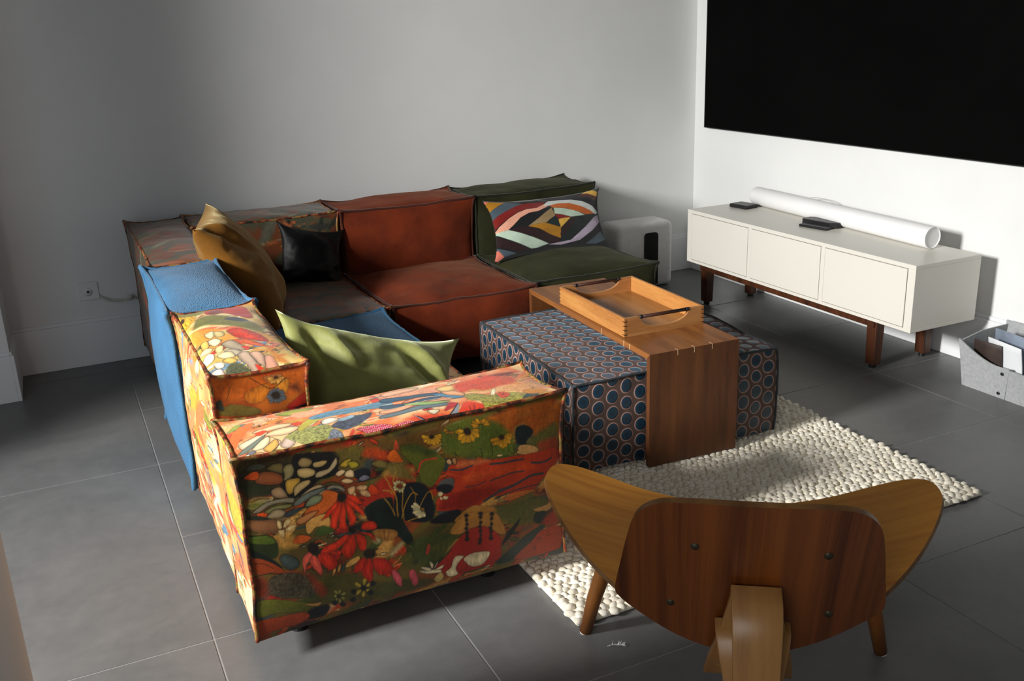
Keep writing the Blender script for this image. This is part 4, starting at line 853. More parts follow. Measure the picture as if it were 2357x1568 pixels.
# ================================================================== UPHOLSTERY TOOLS
AX = {'-x':(0,-1),'+x':(0,1),'-y':(1,-1),'+y':(1,1),'-z':(2,-1),'+z':(2,1)}
class Puff:
    """an upholstered block: flat sewn edges, bulging faces, corners that stand out a little"""
    def __init__(s, box, bul=.02, e=.006, k=.008, wr=.004, wf=7.0, seed=1, **fb):
        s.box=np.array(box,float).reshape(3,2); s.c=s.box.mean(1); s.h=(s.box[:,1]-s.box[:,0])/2
        s.b={f:bul for f in AX}; s.b.update({{'px':'+x','nx':'-x','py':'+y','ny':'-y','pz':'+z','nz':'-z'}[q]:v for q,v in fb.items()})
        s.e=e; s.k=k; s.wr=wr; s.wf=wf; s.seed=seed
    def pos(s, face, A, B):
        ax,sg=AX[face]; i,j=[q for q in range(3) if q!=ax]
        n=np.zeros((len(A),3)); n[:,ax]=sg; n[:,i]=A; n[:,j]=B
        base=s.c+n*s.h; p=base.copy()
        a8=np.abs(A)**10; b8=np.abs(B)**10; kk=s.k*np.where(n[:,2]>-.5,1.0,.0); ca=1-A**2; cb=1-B**2
        p[:,ax]+=sg*(s.b[face]*(ca*cb)**.75 - s.e*(a8*cb+b8*ca) + kk*a8*b8)
        p[:,i]+=np.sign(A)*(-s.e*a8*cb + kk*a8*b8); p[:,j]+=np.sign(B)*(-s.e*b8*ca + kk*a8*b8)
        if s.wr:
            q=base*s.wf+s.seed*3.7
            for d in range(3): p[:,d]+=s.wr*fbm(q+d*11.3,s.seed+d,3)
        return p, base
    def mesh(s, name, mat, parent, faces=('-x','+x','-y','+y','+z','-z'), step=.02, fine=(), fstep=.0026, paint=None, off=(0,0,0)):
        V=[];F=[];U=[];C=[];nb=0
        for f in faces:
            ax,sg=AX[f]; i,j=[q for q in range(3) if q!=ax]; st=fstep if f in fine else step
            na=max(4,int(2*s.h[i]/st)+1); nbb=max(4,int(2*s.h[j]/st)+1)
            ga=np.sin(np.linspace(-1,1,na)*math.pi/2*.75)/math.sin(math.pi/2*.75) if f not in fine else np.linspace(-1,1,na)
            gb=np.sin(np.linspace(-1,1,nbb)*math.pi/2*.75)/math.sin(math.pi/2*.75) if f not in fine else np.linspace(-1,1,nbb)
            A,B=np.meshgrid(ga,gb,indexing='ij'); p,base=s.pos(f,A.ravel(),B.ravel())
            V.append(p-np.array(off)); U.append(base[:,[i,j]])
            if paint is not None: C.append(paint(f,base))
            idx=(np.arange(na)[:,None]*nbb+np.arange(nbb)[None,:])+nb
            q=np.stack([idx[:-1,:-1],idx[1:,:-1],idx[1:,1:],idx[:-1,1:]],-1).reshape(-1,4)
            flip=(sg<0)^(ax==1)
            F.append(q[:,::-1] if flip else q); nb+=na*nbb
        return mesh_obj(name,np.concatenate(V),np.concatenate(F),mat,parent,True,np.concatenate(U),np.concatenate(C) if paint is not None else None)
    def piping(s, mat, parent, off=(0,0,0), rad=.0052, skip=('bottom',), name='piping'):
        m=MB(); rng=random.Random(s.seed)
        edges=[]
        for b in (-1,1): edges+= [('+z','j',b),('+z','i',b)]
        for a in (-1,1):
            for b in (-1,1): edges.append(('v',a,b))
        if 'bottom' not in skip:
            for b in (-1,1): edges+=[('-z','j',b),('-z','i',b)]
        t=np.sin(np.linspace(-1,1,30)*math.pi/2*.8)/math.sin(math.pi/2*.8)
        for ed in edges:
            if ed[0]=='v':
                f='-x' if ed[1]<0 else '+x'; p,_=s.pos(f,np.full(30,float(ed[2])),t)
            elif ed[1]=='j': p,_=s.pos(ed[0],t,np.full(30,float(ed[2])))
            else: p,_=s.pos(ed[0],np.full(30,float(ed[2])),t)
            d=(p-s.c); d=d/np.maximum(np.abs(d).max(1,keepdims=True),1e-6)
            rr=rad*(1+.22*vnoise(p*60,s.seed))
            m.tube(p-np.array(off)+0.0*d,list(rr),8)
        return m.build(name,mat,parent,True)
def feet(parent, pts, off, h=.07):
    for x,y in pts:
        m=MB(); m.tube([(x-off[0],y-off[1],0),(x-off[0],y-off[1],h+.02)],[.022,.026],14); m.build('foot',m_black,parent)
def mprint(name,rough=.5,spec=.35,sheen=.12,dark=1.0,coat=0.0):
    t=NT(name); a=t.n('ShaderNodeVertexColor'); a.layer_name='print'; co=t.coord('Object')
    h=t.n('ShaderNodeHueSaturation'); h.inputs['Value'].default_value=dark; t.l(a.outputs[0],h.inputs['Color'])
    t.l(h.outputs[0],t.b.inputs['Base Color']); t.set(Roughness=rough); t.b.inputs['Specular IOR Level'].default_value=spec
    t.b.inputs['Sheen Weight'].default_value=sheen
    n1=t.bump(t.noise(co,40,4,.6),.2,.003); t.bump(t.noise(co,700,2),.25,.0006,n1)
    return t.m
m_floral=mprint('floral_velvet',.42,.45,.1)
t=NT('floral_piping'); co=t.coord('Object'); nz=t.noise(co,28,3,.6)
t.l(t.ramp(nz,[(.32,hexl('16130f')),(.43,hexl('4a2412')),(.5,hexl('8a3a20')),(.57,hexl('8a7038')),(.68,hexl('2c2c18'))]),t.b.inputs['Base Color']); t.set(Roughness=.5); t.bump(t.noise(co,300,2),.5,.001); m_floral_pipe=t.m
m_blue=fabric('blue_weave',hexl('396a90'),.8,.18,5,230,.003,.12)
m_blue_pipe=fabric('blue_welt',hexl('38678a'),.8,.15,9,260,.001,.15)
m_rust=fabric('rust_velvet',hexl('652409'),.9,.42,6,0,0,.08,(.9,.5,.3))
m_rust_pipe=fabric('rust_welt',hexl('431b0b'),.8,.2,5,0,0,.2)
m_olive=fabric('olive_velvet',hexl('262811'),.85,.40,6,0,0,.06,(.6,.6,.4))
m_olive_pipe=fabric('olive_welt',hexl('1a1c0c'),.8,.2,5,0,0,.2)
ZT_,ZS,ZA,ZB=.66,.36,.545,.075

# ---- floral end module with arm
L0=(-2.78,-2.25,0)
mod=root('sofa_module',L0,'multicoloured floral end module of the modular sofa with a low broad arm','sofa module',group='modules of the corner sofa')
P=Puff((-3.20,-2.965,-2.450,-1.802,ZB,ZT_),.003,seed=3,nx=.02,pz=.022,wr=.004)
b=P.mesh('backrest',m_floral,mod,('-x','+x','-y','+y','+z'),.03,('-x','-y','+z'),.0022,paint_floral,L0); P.piping(m_floral_pipe,b,L0)
P=Puff((-3.203,-2.365,-2.70,-2.456,.072,ZA),.010,seed=5,ny=.012,pz=.012,nx=.008,wr=.003)
b=P.mesh('armrest',m_floral,mod,('-x','+x','-y','+y','+z','-z'),.03,('-x','-y','+z','+x'),.0019,paint_floral,L0); P.piping(m_floral_pipe,b,L0)
P=Puff((-2.958,-2.345,-2.445,-1.802,ZB,ZS),.003,px=.012,seed=7,pz=.025)
b=P.mesh('seat',m_floral,mod,('-x','+x','-y','+y','+z'),.02,('+z','+x'),.005,paint_floral,L0); P.piping(m_floral_pipe,b,L0)
feet(mod,[(-3.08,-2.58),(-2.55,-2.58),(-3.08,-1.9),(-2.5,-1.9)],L0)
# ---- blue module
L0=(-2.78,-1.45,0)
mod=root('sofa_module',L0,'blue woven module of the sofa behind the bright floral end','sofa module',group='modules of the corner sofa')
P=Puff((-3.215,-2.965,-1.788,-1.102,ZB,ZT_-.002),.003,seed=11,nx=.03,pz=.03,wr=.003,k=.012)
b=P.mesh('backrest',m_blue,mod,('-x','+x','-y','+y','+z'),.02,off=L0); P.piping(m_blue_pipe,b,L0,.008)
P=Puff((-2.958,-2.335,-1.788,-1.102,ZB,ZS),.003,px=.012,seed=13,pz=.03)
b=P.mesh('seat',m_blue,mod,('-x','+x','-y','+y','+z'),.02,off=L0); P.piping(m_blue_pipe,b,L0,.007)
feet(mod,[(-3.08,-1.7),(-2.5,-1.7),(-3.08,-1.2),(-2.5,-1.2)],L0)
# ---- corner module in the same print, darkened to stand for its shade
L0=(-2.75,-.6,0)
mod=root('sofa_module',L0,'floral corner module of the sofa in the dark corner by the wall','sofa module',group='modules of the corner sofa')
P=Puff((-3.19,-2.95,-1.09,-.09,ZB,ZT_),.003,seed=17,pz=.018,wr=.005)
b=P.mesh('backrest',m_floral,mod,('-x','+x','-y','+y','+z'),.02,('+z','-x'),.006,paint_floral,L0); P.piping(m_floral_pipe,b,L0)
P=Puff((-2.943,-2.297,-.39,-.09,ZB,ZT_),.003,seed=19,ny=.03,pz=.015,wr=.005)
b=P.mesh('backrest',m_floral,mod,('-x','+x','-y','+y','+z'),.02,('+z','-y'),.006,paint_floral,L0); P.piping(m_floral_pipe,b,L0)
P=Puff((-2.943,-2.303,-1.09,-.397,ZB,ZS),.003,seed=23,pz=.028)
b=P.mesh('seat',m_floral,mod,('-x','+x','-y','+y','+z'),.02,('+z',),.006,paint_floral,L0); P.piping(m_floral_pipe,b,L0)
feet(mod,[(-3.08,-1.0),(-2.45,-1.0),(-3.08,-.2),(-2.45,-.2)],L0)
# ---- rust and olive modules
def straight(x0,x1,label,mat,mp,seed,yf,top):
    L=((x0+x1)/2,-.6,0); mod=root('sofa_module',L,label,'sofa module',group='modules of the corner sofa')
    P=Puff((x0,x1,-.42,-.10,ZB,top),.003,seed=seed,ny=.03,pz=.018,wr=.006,e=.008)
    b=P.mesh('backrest',mat,mod,('-x','+x','-y','+y','+z'),.018,off=L); P.piping(mp,b,L,.006)
    P=Puff((x0,x1-.006,yf,-.427,ZB,ZS),.003,seed=seed+1,ny=.035,pz=.045,wr=.006,e=.008)
    b=P.mesh('seat',mat,mod,('-x','+x','-y','+y','+z'),.018,off=L); P.piping(mp,b,L,.006)
    feet(mod,[(x0+.08,yf+.1),(x1-.1,yf+.1),(x0+.08,-.2),(x1-.1,-.2)],L)
straight(-2.283,-1.622,'rust brown velvet module of the sofa between dark floral corner and olive end',m_rust,m_rust_pipe,31,-1.085,ZT_)
straight(-1.608,-.945,'dark olive green velvet module at the right end of the sofa',m_olive,m_olive_pipe,41,-1.03,ZT_)

# ================================================================== OTTOMAN
t=NT('dotted_velvet'); tc=t.n('ShaderNodeTexCoord'); sx=t.n('ShaderNodeSeparateXYZ'); t.l(tc.outputs['UV'],sx.inputs[0])
def mth(op,a,b=None):
    n=t.n('ShaderNodeMath',operation=op)
    for k,v in ((0,a),(1,b)):
        if v is None: continue
        if isinstance(v,(int,float)): n.inputs[k].default_value=v
        else: t.l(v,n.inputs[k])
    return n.outputs[0]
PX_,PY_=.104,.0575
def cell(offx,offy):
    u=mth('SUBTRACT',mth('FRACT',mth('ADD',mth('DIVIDE',sx.outputs[0],PX_),offx)),.5); v=mth('SUBTRACT',mth('FRACT',mth('ADD',mth('DIVIDE',sx.outputs[1],PY_),offy)),.5)
    u=mth('MULTIPLY',u,PX_*.92); v=mth('MULTIPLY',v,PY_*.86)
    return mth('SQRT',mth('ADD',mth('MULTIPLY',u,u),mth('MULTIPLY',v,v)))
d=mth('MINIMUM',cell(0.0,0.0),cell(.5,.5))
nzo=t.noise(t.coord('Object'),14,4,.6); d=mth('ADD',d,mth('MULTIPLY',mth('SUBTRACT',nzo,.5),.0022))
basec=t.ramp(mth('MULTIPLY',d,35),[(.0,hexl('142a3a')),(.55,hexl('1c3c50')),(.63,hexl('203a4a')),(.655,hexl('c09484')),(.72,hexl('b48c7e')),(.76,hexl('67504a')),(.9,hexl('58443c'))])
mx=t.n('ShaderNodeMix',data_type='RGBA',blend_type='MULTIPLY'); mx.inputs[0].default_value=.6; t.l(basec,mx.inputs[6])
t.l(t.ramp(t.noise(t.coord('Object'),9,3),[(.3,(.6,.6,.6)),(.7,(1,1,1))]),mx.inputs[7]); t.l(mx.outputs[2],t.b.inputs['Base Color'])
t.l(t.ramp(mth('MULTIPLY',d,35),[(.58,(.34,)*3),(.7,(.75,)*3)]),t.b.inputs['Roughness']); t.l(t.ramp(mth('MULTIPLY',d,35),[(.6,(.45,)*3),(.66,(.10,)*3)]),t.b.inputs['Sheen Weight']); t.b.inputs['Sheen Roughness'].default_value=.35; t.b.inputs['Sheen Tint'].default_value=(.55,.8,1,1)
t.bump(t.ramp(mth('MULTIPLY',d,35),[(.50,(1,)*3),(.66,(.4,)*3),(.78,(0,)*3)]),.6,.003); m_dots=t.m
m_dots_pipe=fabric('ottoman_welt',hexl('30353a'),.7,.3,30,0,0,.1)
LO=(-1.645,-1.825,.022)
ot=root('ottoman',LO,'low square ottoman in brown velvet with rows of blue oval spots','ottoman',-.045)
P=Puff((-.40,.40,-.405,.405,.012,.318),.015,seed=51,pz=.016,ny=.012,px=.016,nx=.012,wr=.004,e=-.006,k=.0)
b=P.mesh('cushion_block',m_dots,ot,('-x','+x','-y','+y','+z','-z'),.018); P.piping(m_dots_pipe,b,rad=.0046)
# ================================================================== SCREEN AND SIDEBOARD
t=NT('screen_black'); t.l(t.ramp(t.noise(t.coord('Object'),3),[(.3,(.001,)*3),(.7,(.0016,)*3)]),t.b.inputs['Base Color']); t.set(Roughness=.9); t.b.inputs['Specular IOR Level'].default_value=.05; m_screen=t.m
sc_=root('wall_screen',(-.004,-1.458,.856),'huge matt black screen hanging on the white wall above the sideboard','screen')
MB().box(-.022,0,-1.33,1.33,0,1.50,.002).build('housing',m_screen,sc_)
MB().box(-.0255,-.0215,-1.325,1.325,.006,1.494,.001).build('display_panel',m_screen,sc_)
m=MB(); m.box(-.0262,-.0225,-1.33,1.33,0,.0045,.0008); m.box(-.0262,-.0225,-1.33,1.33,1.4955,1.50,.0008); m.box(-.0262,-.0225,1.3255,1.33,0,1.5,.0008); m.box(-.0262,-.0225,-1.33,-1.3255,0,1.5,.0008); m.build('bezel',m_black,sc_)
MB().box(-.03,-.02,-.83,-.75,-.004,.002,.001).build('sensor',m_black,sc_)

m_cream=plain('cream_lacquer',(.68,.655,.59),.35,.015,2,.4)
m_walnut_leg=wood('dark_walnut',hexl('2a160d'),hexl('5a321c'),'z',9,.4)
XF,XB,Y1,Y2,Z0,Z1=-.4848,-.1219,-.6215,-2.1284,.2294,.506
LS=(-.30,-1.375,0)
sb=root('sideboard',LS,'long low cream sideboard with three flat doors on dark wooden legs','sideboard')
def lb(m,x0,x1,y0,y1,z0,z1,b=0): return m.box(x0-LS[0],x1-LS[0],y0-LS[1],y1-LS[1],z0,z1,b)
T=.018
lb(MB(),XF,XB,Y2,Y1,Z1-T,Z1,.0012).build('top_board',m_cream,sb)
lb(MB(),XF,XB,Y2,Y1,Z0,Z0+T*.8,.0012).build('bottom_board',m_cream,sb)
for ya in (Y2,Y1-.0375): lb(MB(),XF,XB,ya,ya+.0375,Z0+T*.8,Z1-T,.001).build('side_panel',m_cream,sb)
lb(MB(),XB-.01,XB,Y2+T,Y1-T,Z0+T*.8,Z1-T).build('back_panel',m_cream,sb)
doors=[(-.659,-1.113),(-1.139,-1.607),(-1.631,-2.089)]
TS=.0375
for a,b in ((-1.113,-1.139),(-1.607,-1.631)): lb(MB(),XF+.001,XB-.01,b-.0,a+.0,Z0+T*.8,Z1-T,.001).build('divider',m_cream,sb)
m_gap=plain('gap_shade',(.03,.03,.028),.9,.1)
lb(MB(),XF+.02,XF+.024,Y2+T,Y1-T,Z0+T*.8,Z1-T).build('shadow_board',m_gap,sb)  # dark sheet added behind the doors as painted shade for the gaps
for a,b in doors:
    lb(MB(),XF-.0005,XF+.018,b+.0022,a-.0022,Z0+T*.8+.0026,Z1-T-.0026,.0012).build('door',m_cream,sb)
# leg frame
m=MB(); lb(m,-.445,-.412,-1.90,-.685,.188,.229,.002); lb(m,-.165,-.135,-1.895,-.69,.198,.229,.002); lb(m,-.412,-.165,-1.89,-1.86,.198,.229,.002); lb(m,-.412,-.165,-.72,-.69,.198,.229,.002); m.build('leg_frame',m_walnut_leg,sb)
for x in (-.40,-.10):
    for y in (-1.88,-.705):
        cx=-.41 if x<-.2 else -.118; 
        m=MB(); x_=cx-LS[0]; y_=y-LS[1]
        def ring(z,w,d): return [(x_-w,y_-d,z),(x_+w,y_-d,z),(x_+w,y_+d,z),(x_-w,y_+d,z)]
        v=ring(.229,.024,.027)+ring(.17,.024,.027)+ring(.015,.021,.025)
        f=[(3,2,1,0)[::-1]]+[(i+4*k,(i+1)%4+4*k,(i+1)%4+4*k+4,i+4*k+4) for k in (0,1) for i in range(4)]+[(8,9,10,11)]
        m.add(v,[q[::-1] for q in f]); lg=bevel(m.build('leg',m_walnut_leg,sb),.004,2); 
        g_=MB(); g_.tube([(x_,y_,0),(x_,y_,.016)],.015,14); g_.build('glide',m_black,lg)
m=MB(); m.tube([(p[0]-LS[0],p[1]-LS[1],p[2]) for p in spline([(-.39,-1.62,.222),(-.392,-1.624,.20),(-.392,-1.66,.187),(-.392,-1.71,.192),(-.392,-1.735,.19),(-.39,-1.73,.215)],8,False)],.0018,6); m.build('hanging_wire',m_black,sb,True)

# things on the sideboard
m_paper=plain('white_card',(.80,.80,.80),.55,.015,4,.3)
ro,rim=.047,.0035; ya,yb=-.715,-1.955
tb=root('cardboard_tube',(-.165,-1.335,.506),'long white tube with a closed round end lying along the sideboard','tube')
m=MB(); n=40; prof=[(ya,ro-.012),(ya-.004,ro-.004),(ya-.012,ro),(yb+.004,ro),(yb,ro-.0015),(yb,ro-rim),(yb+.006,ro-rim)]
v=[];f=[]
dxs=-.055
for y,r_ in prof:
    for k in range(n):
        a_=2*math.pi*k/n; tt=(y-ya)/(yb-ya); v.append((r_*math.cos(a_)+.045-.09*tt*1.0,y+1.335,ro+.0005+r_*math.sin(a_)))
for i in range(len(prof)-1):
    for k in range(n): f.append((i*n+k,(i+1)*n+k,(i+1)*n+(k+1)%n,i*n+(k+1)%n))
f.append(tuple(range(n))); m.add(v,f); bevel(m.build('tube_wall',m_paper,tb,True),.0008,1,60)
m=MB(); rr=ro-rim; v=[(rr*math.cos(2*math.pi*k/n)-.045,yb+.005+1.335,ro+rr*math.sin(2*math.pi*k/n)) for k in range(n)]; m.add(v,[tuple(range(n))[::-1]]); 
m.add([(x,y+.004,z) for x,y,z in v],[tuple(range(n))]); m.build('end_cap',m_paper,tb)
m=MB(); m.tube(spline([(-.075,-.98,.51),(-.07,-1.05,.575),(-.072,-1.13,.592),(-.07,-1.22,.585),(-.06,-1.3,.54),(-.05,-1.36,.51)],6,False),.0015,6)
tag(m.build('thin_cord',m_cable,None,True),'thin pale cord curled behind the white tube on the sideboard','cord')
o=MB(); o.box(-.045,.045,-.06,.06,0,.02); bx=bevel(o.build('media_box',m_black,None),.006,3); bx.location=(-.226,-.752,.5062); bx.rotation_euler=(0,0,R(8)); tag(bx,'small black box at the far end of the sideboard beside the white tube','device')
def slab(name,poly,z0,z1,loc,rz,label,cat,bv=.003):
    m=MB(); m.prism(poly,lambda a,b,t:(a,b,t),z0,z1); o=bevel(m.build(name,m_black,None),bv,2); o.location=loc; o.rotation_euler=(0,0,rz); return tag(o,label,cat)
slab('game_controller',[(-.10,-.03),(-.085,-.042),(.07,-.038),(.10,-.012),(.10,.02),(.08,.038),(-.07,.04),(-.10,.02)],0,.026,(-.226,-1.335,.5062),R(-84),'chunky black controller with cut corners lying against the middle of the white tube','controller')
slab('remote_control',[(-.075,-.02),(.075,-.02),(.078,-.015),(.078,.015),(.075,.02),(-.075,.02),(-.078,.015),(-.078,-.015)],0,.012,(-.298,-1.36,.5062),R(-80),'slim black remote lying in front of the chunky black controller','remote')

# ================================================================== WHITE BLOCK STOOL
t=NT('white_boucle'); co=t.coord('Object'); t.l(t.ramp(t.noise(co,30),[(.3,(.80,.79,.77)),(.7,(.88,.87,.85))]),t.b.inputs['Base Color']); t.set(Roughness=.75); t.bump(t.noise(co,120,4),.4,.003); m_boucle=t.m
st=root('block_stool',(-.51,-.165,0),'white rounded block with a tall black slot standing in the corner behind the olive module','stool',R(-2))
m=MB(); m.box(-.185,.185,-.105,.105,0,.375); bd=m.build('body',m_boucle,st,True); mo=bd.modifiers.new('b','BEVEL'); mo.width=.035; mo.segments=5
poly=[(-.045,0.02),(.045,.02)]+[(.045-.02+.02*math.cos(a),.30+.02*math.sin(a)) for a in np.linspace(0,math.pi/2,6)]+[(-.045+.02-.02*math.sin(a),.30+.02*math.cos(a)) for a in np.linspace(0,math.pi/2,6)]
m=MB(); m.prism(poly,lambda a,b,t:(a+.035,t,b),-.109,-.10); m.build('slot',plain('slot_black',(.008,.008,.008),.7),st)

# ================================================================== GREY FELT BASKET
t=NT('grey_felt'); co=t.coord('Object'); t.l(t.ramp(t.noise(co,70,5,.7),[(.3,(.30,.31,.32)),(.7,(.42,.43,.44))]),t.b.inputs['Base Color']); t.set(Roughness=.95); t.bump(t.noise(co,300,3),.5,.001); m_felt=t.m
m_rivet=plain('dark_rivet',(.03,.03,.035),.35,.1,20,.5,metal=.6)
LBk=(-.17,-2.45,0)
bk=root('felt_basket',LBk,'grey felt basket with dark rivets full of papers beside the sideboard','basket')
def felt_panel(name,pts,thick,nrm,mat=m_felt,par=bk):
    n=len(pts); a=[np.array(p)-np.array(LBk) for p in pts]; nn=np.array(nrm)*thick; m=MB(); m.add([tuple(p) for p in a]+[tuple(p+nn) for p in a],[tuple(range(n)),tuple(range(n,2*n))[::-1]]+[(i,n+i,n+(i+1)%n,(i+1)%n) for i in range(n)]); return m.build(name,mat,par)
# front panels (facing the room), the left one scooped at its top
def fx(z): return -.265-.10*z/.2*0.6
scoop=[(-.0,.205)]
top=[]
for k in range(9):
    a=k/8; top.append((-2.232-.215*a, .212-.072*math.sin(a*math.pi*.62)))
lp=[(fx(0),-2.218,.0),(fx(0),-2.416,.0),(fx(.14),-2.452,.14)]+[(fx(z),y,z) for y,z in top[::-1]]
felt_panel('front_flap',lp,.006,(1,0,0))
rp=[(fx(0),-2.418,0),(fx(0),-2.70,0),(fx(.15),-2.76,.15),(fx(.15),-2.60,.138),(fx(.14),-2.452,.138)]
felt_panel('front_panel',rp,.006,(1,0,0))
felt_panel('end_panel',[(-.262,-2.218,0),(-.05,-2.21,0),(-.04,-2.225,.225),(-.20,-2.23,.225),(-.325,-2.235,.205)],.006,(0,-1,0))
felt_panel('back_panel',[(-.05,-2.21,0),(-.05,-2.72,0),(-.04,-2.76,.24),(-.04,-2.22,.24)],.006,(-1,0,0))
felt_panel('end_panel',[(-.262,-2.70,0),(-.05,-2.70,0),(-.04,-2.75,.22),(-.325,-2.75,.15)],.006,(0,1,0))
felt_panel('bottom_panel',[(-.262,-2.218,.003),(-.05,-2.218,.003),(-.05,-2.70,.003),(-.262,-2.70,.003)],.005,(0,0,1))
for y,z in ((-2.432,.115),(-2.405,.022)):
    m=MB(); x=fx(z); m.tube([(x-.004-LBk[0],y+.012-LBk[1],z),(x+.001-LBk[0],y+.012-LBk[1],z)],.0065,14); m.build('rivet',m_rivet,bk,True)
m_page=plain('paper_white',(.72,.74,.76),.5,.03,5); m_page2=plain('paper_bluegrey',(.22,.26,.33),.4,.3,9); m_page3=plain('paper_dark',(.045,.03,.025),.5,.5,14)
def sheet(name,c,w,h,tilt,yaw,mat,label,bend=.03,th=.004):
    m=MB(); n=8; v=[];f=[]
    for s_ in (0,th):
        for i in range(n+1):
            for j in (0,1):
                uu=i/n; v.append((s_+bend*math.sin(uu*math.pi)*.6+bend*uu*uu,(j-.5)*w,uu*h))
    k=(n+1)*2
    for i in range(n):
        f.append((2*i,2*i+1,2*i+3,2*i+2)); f.append((k+2*i,k+2*i+2,k+2*i+3,k+2*i+1)); f.append((2*i,2*i+2,k+2*i+2,k+2*i)); f.append((2*i+1,k+2*i+1,k+2*i+3,2*i+3))
    f.append((0,k,k+1,1)); f.append((2*n,2*n+1,k+2*n+1,k+2*n)); m.add(v,f); o=m.build(name,mat,None,True); bevel(o,.0004,1,60)
    o.location=c; o.rotation_euler=(0,tilt,yaw); return tag(o,label,'magazine',group='papers in the felt basket')
sheet('magazine',(-.262,-2.325,.012),.12,.20,R(-8),R(3),m_page3,'dark-covered magazine leaning at the scooped opening of the felt basket',.01)
sheet('magazine',(-.248,-2.395,.012),.17,.215,R(-12),R(-10),m_page,'white magazine just behind the dark one in the felt basket',.02)
sheet('magazine',(-.205,-2.38,.012),.20,.232,R(-4),R(-8),m_page2,'blue-grey magazine between white ones in the felt basket',.02)
sheet('magazine',(-.165,-2.58,.012),.22,.215,R(-9),R(-4),m_page,'large pale folder at the near end of the felt basket',-.02,.006)
sheet('magazine',(-.11,-2.52,.012),.34,.25,R(-2),R(0),m_page2,'blue-grey crumpled paper sticking up at the back of the felt basket',.02)

# ================================================================== COFFEE TABLE AND TRAY
m_tabtop=wood('walnut_top',hexl('5e3419'),hexl('96602f'),'y',8,.42,10)
m_tabside=wood('walnut_side',hexl('3c2011'),hexl('70421f'),'z',8,.45,10)
m_key=plain('pale_key',(.62,.44,.26),.5,.1)
tt=root('waterfall_table',(-1.8169,-2.2804,.024),'narrow walnut bridge table straddling the spotted ottoman','table',-.045)
W_,L_,H_,TH=.3486,.956,.40,.020
def mit(poly,name,mat):
    m=MB(); m.prism(poly,lambda a,b,t:(t,a,b),0,W_); return bevel(m.build(name,mat,tt),.0012,2,30)
mit([(0,H_),(TH,H_-TH),(L_-TH,H_-TH),(L_,H_)],'table_top',m_tabtop)
mit([(0,0),(TH,0),(TH,H_-TH),(0,H_)],'side_panel',m_tabside)
mit([(L_,0),(L_,H_),(L_-TH,H_-TH),(L_-TH,0)],'side_panel',m_tabside)
def key(poly3,name='spline_key'):
    n=len(poly3); return None
for x in (.106,.17,.24):
    m=MB(); m.box(x-.0009,x+.0009,-.0004,.018,H_-.018,H_+.0004); m.box(x-.0009,x+.0009,-.0006,.001,H_-.018,H_+.0004); m.build('spline_key',m_key,tt)
for y in (.33,.17,.13):
    m=MB(); m.box(-.0005,.002,y-.0012,y+.0012,H_-.02,H_+.0003); m.build('spline_key',m_key,tt)
m_oak=wood('oak_tray',hexl('884f24'),hexl('bb8448'),'y',9,.4,12,.4,1.0)
m_oaks=wood('oak_tray_end',hexl('8a542a'),hexl('b98550'),'x',9,.4,12,.4,1.0)
m_oakf=wood('oak_tray_floor',hexl('7d4e24'),hexl('a87440'),'y',9,.36,16,.45)
m_bar=plain('dark_leather_bar',hexl('3a2016'),.5,.3,30)
m_pin=plain('joint_dark',hexl('2a170c'),.6,.2)
tr=root('serving_tray',(-1.621,-1.842,.4245),'honey oak serving tray with arched ends and dark handles lying on the bridge table','tray',-.038)
TW,TL,THh,tk=.322,.497,.067,.011
for s_ in (-1,1):
    x0=s_*TW/2; m=MB(); m.box(min(x0,x0-s_*tk),max(x0,x0-s_*tk),-TL/2,TL/2,0,THh,.0012); sd=m.build('long_side',m_oak,tr)
    for e_ in (-1,1):
        for k in range(4):
            z=.009+k*.0155; m=MB(); ye=e_*TL/2; m.box(x0-s_*tk*1.02 if s_>0 else x0-.0006,x0+.0006 if s_>0 else x0-s_*tk*1.02,min(ye-e_*.010,ye+e_*.0006),max(ye-e_*.010,ye+e_*.0006),z-.0011,z+.0011); m.build('joint_line',m_pin,sd)
for e_ in (-1,1):
    y0=e_*TL/2; hw=TW/2-tk; poly=[(-hw,0),(hw,0),(hw,THh),(.098,THh)]
    poly+=[(.098*math.cos(a)**.8 if a<math.pi/2 else 0, THh-.044*math.sin(a)**.9) for a in np.linspace(.12,math.pi/2-.02,9)]
    poly+=[(-.098*math.cos(a)**.8, THh-.044*math.sin(a)**.9) for a in np.linspace(math.pi/2-.02,.12,9)]+[(-.098,THh),(-hw,THh)]
    m=MB(); m.prism(poly,lambda a,b,t:(a,t,b),min(y0,y0-e_*tk),max(y0,y0-e_*tk)); es=m.build('end_board',m_oaks,tr)
    m=MB(); ym=y0-e_*tk/2; m.tube([(-.105,ym,THh-.004),(.105,ym,THh-.004)],.0062,10); hb=m.build('handle_bar',m_bar,tr,True)
    for s_ in (-1,1):
        m=MB(); m.tube([(s_*.088,ym,THh-.004),(s_*.098,ym,THh-.004)],.0072,10); m.build('handle_ring',m_rivet,hb,True)
MB().box(-TW/2+tk,TW/2-tk,-TL/2+tk,TL/2-tk,.003,.009).build('tray_floor',m_oakf,tr)

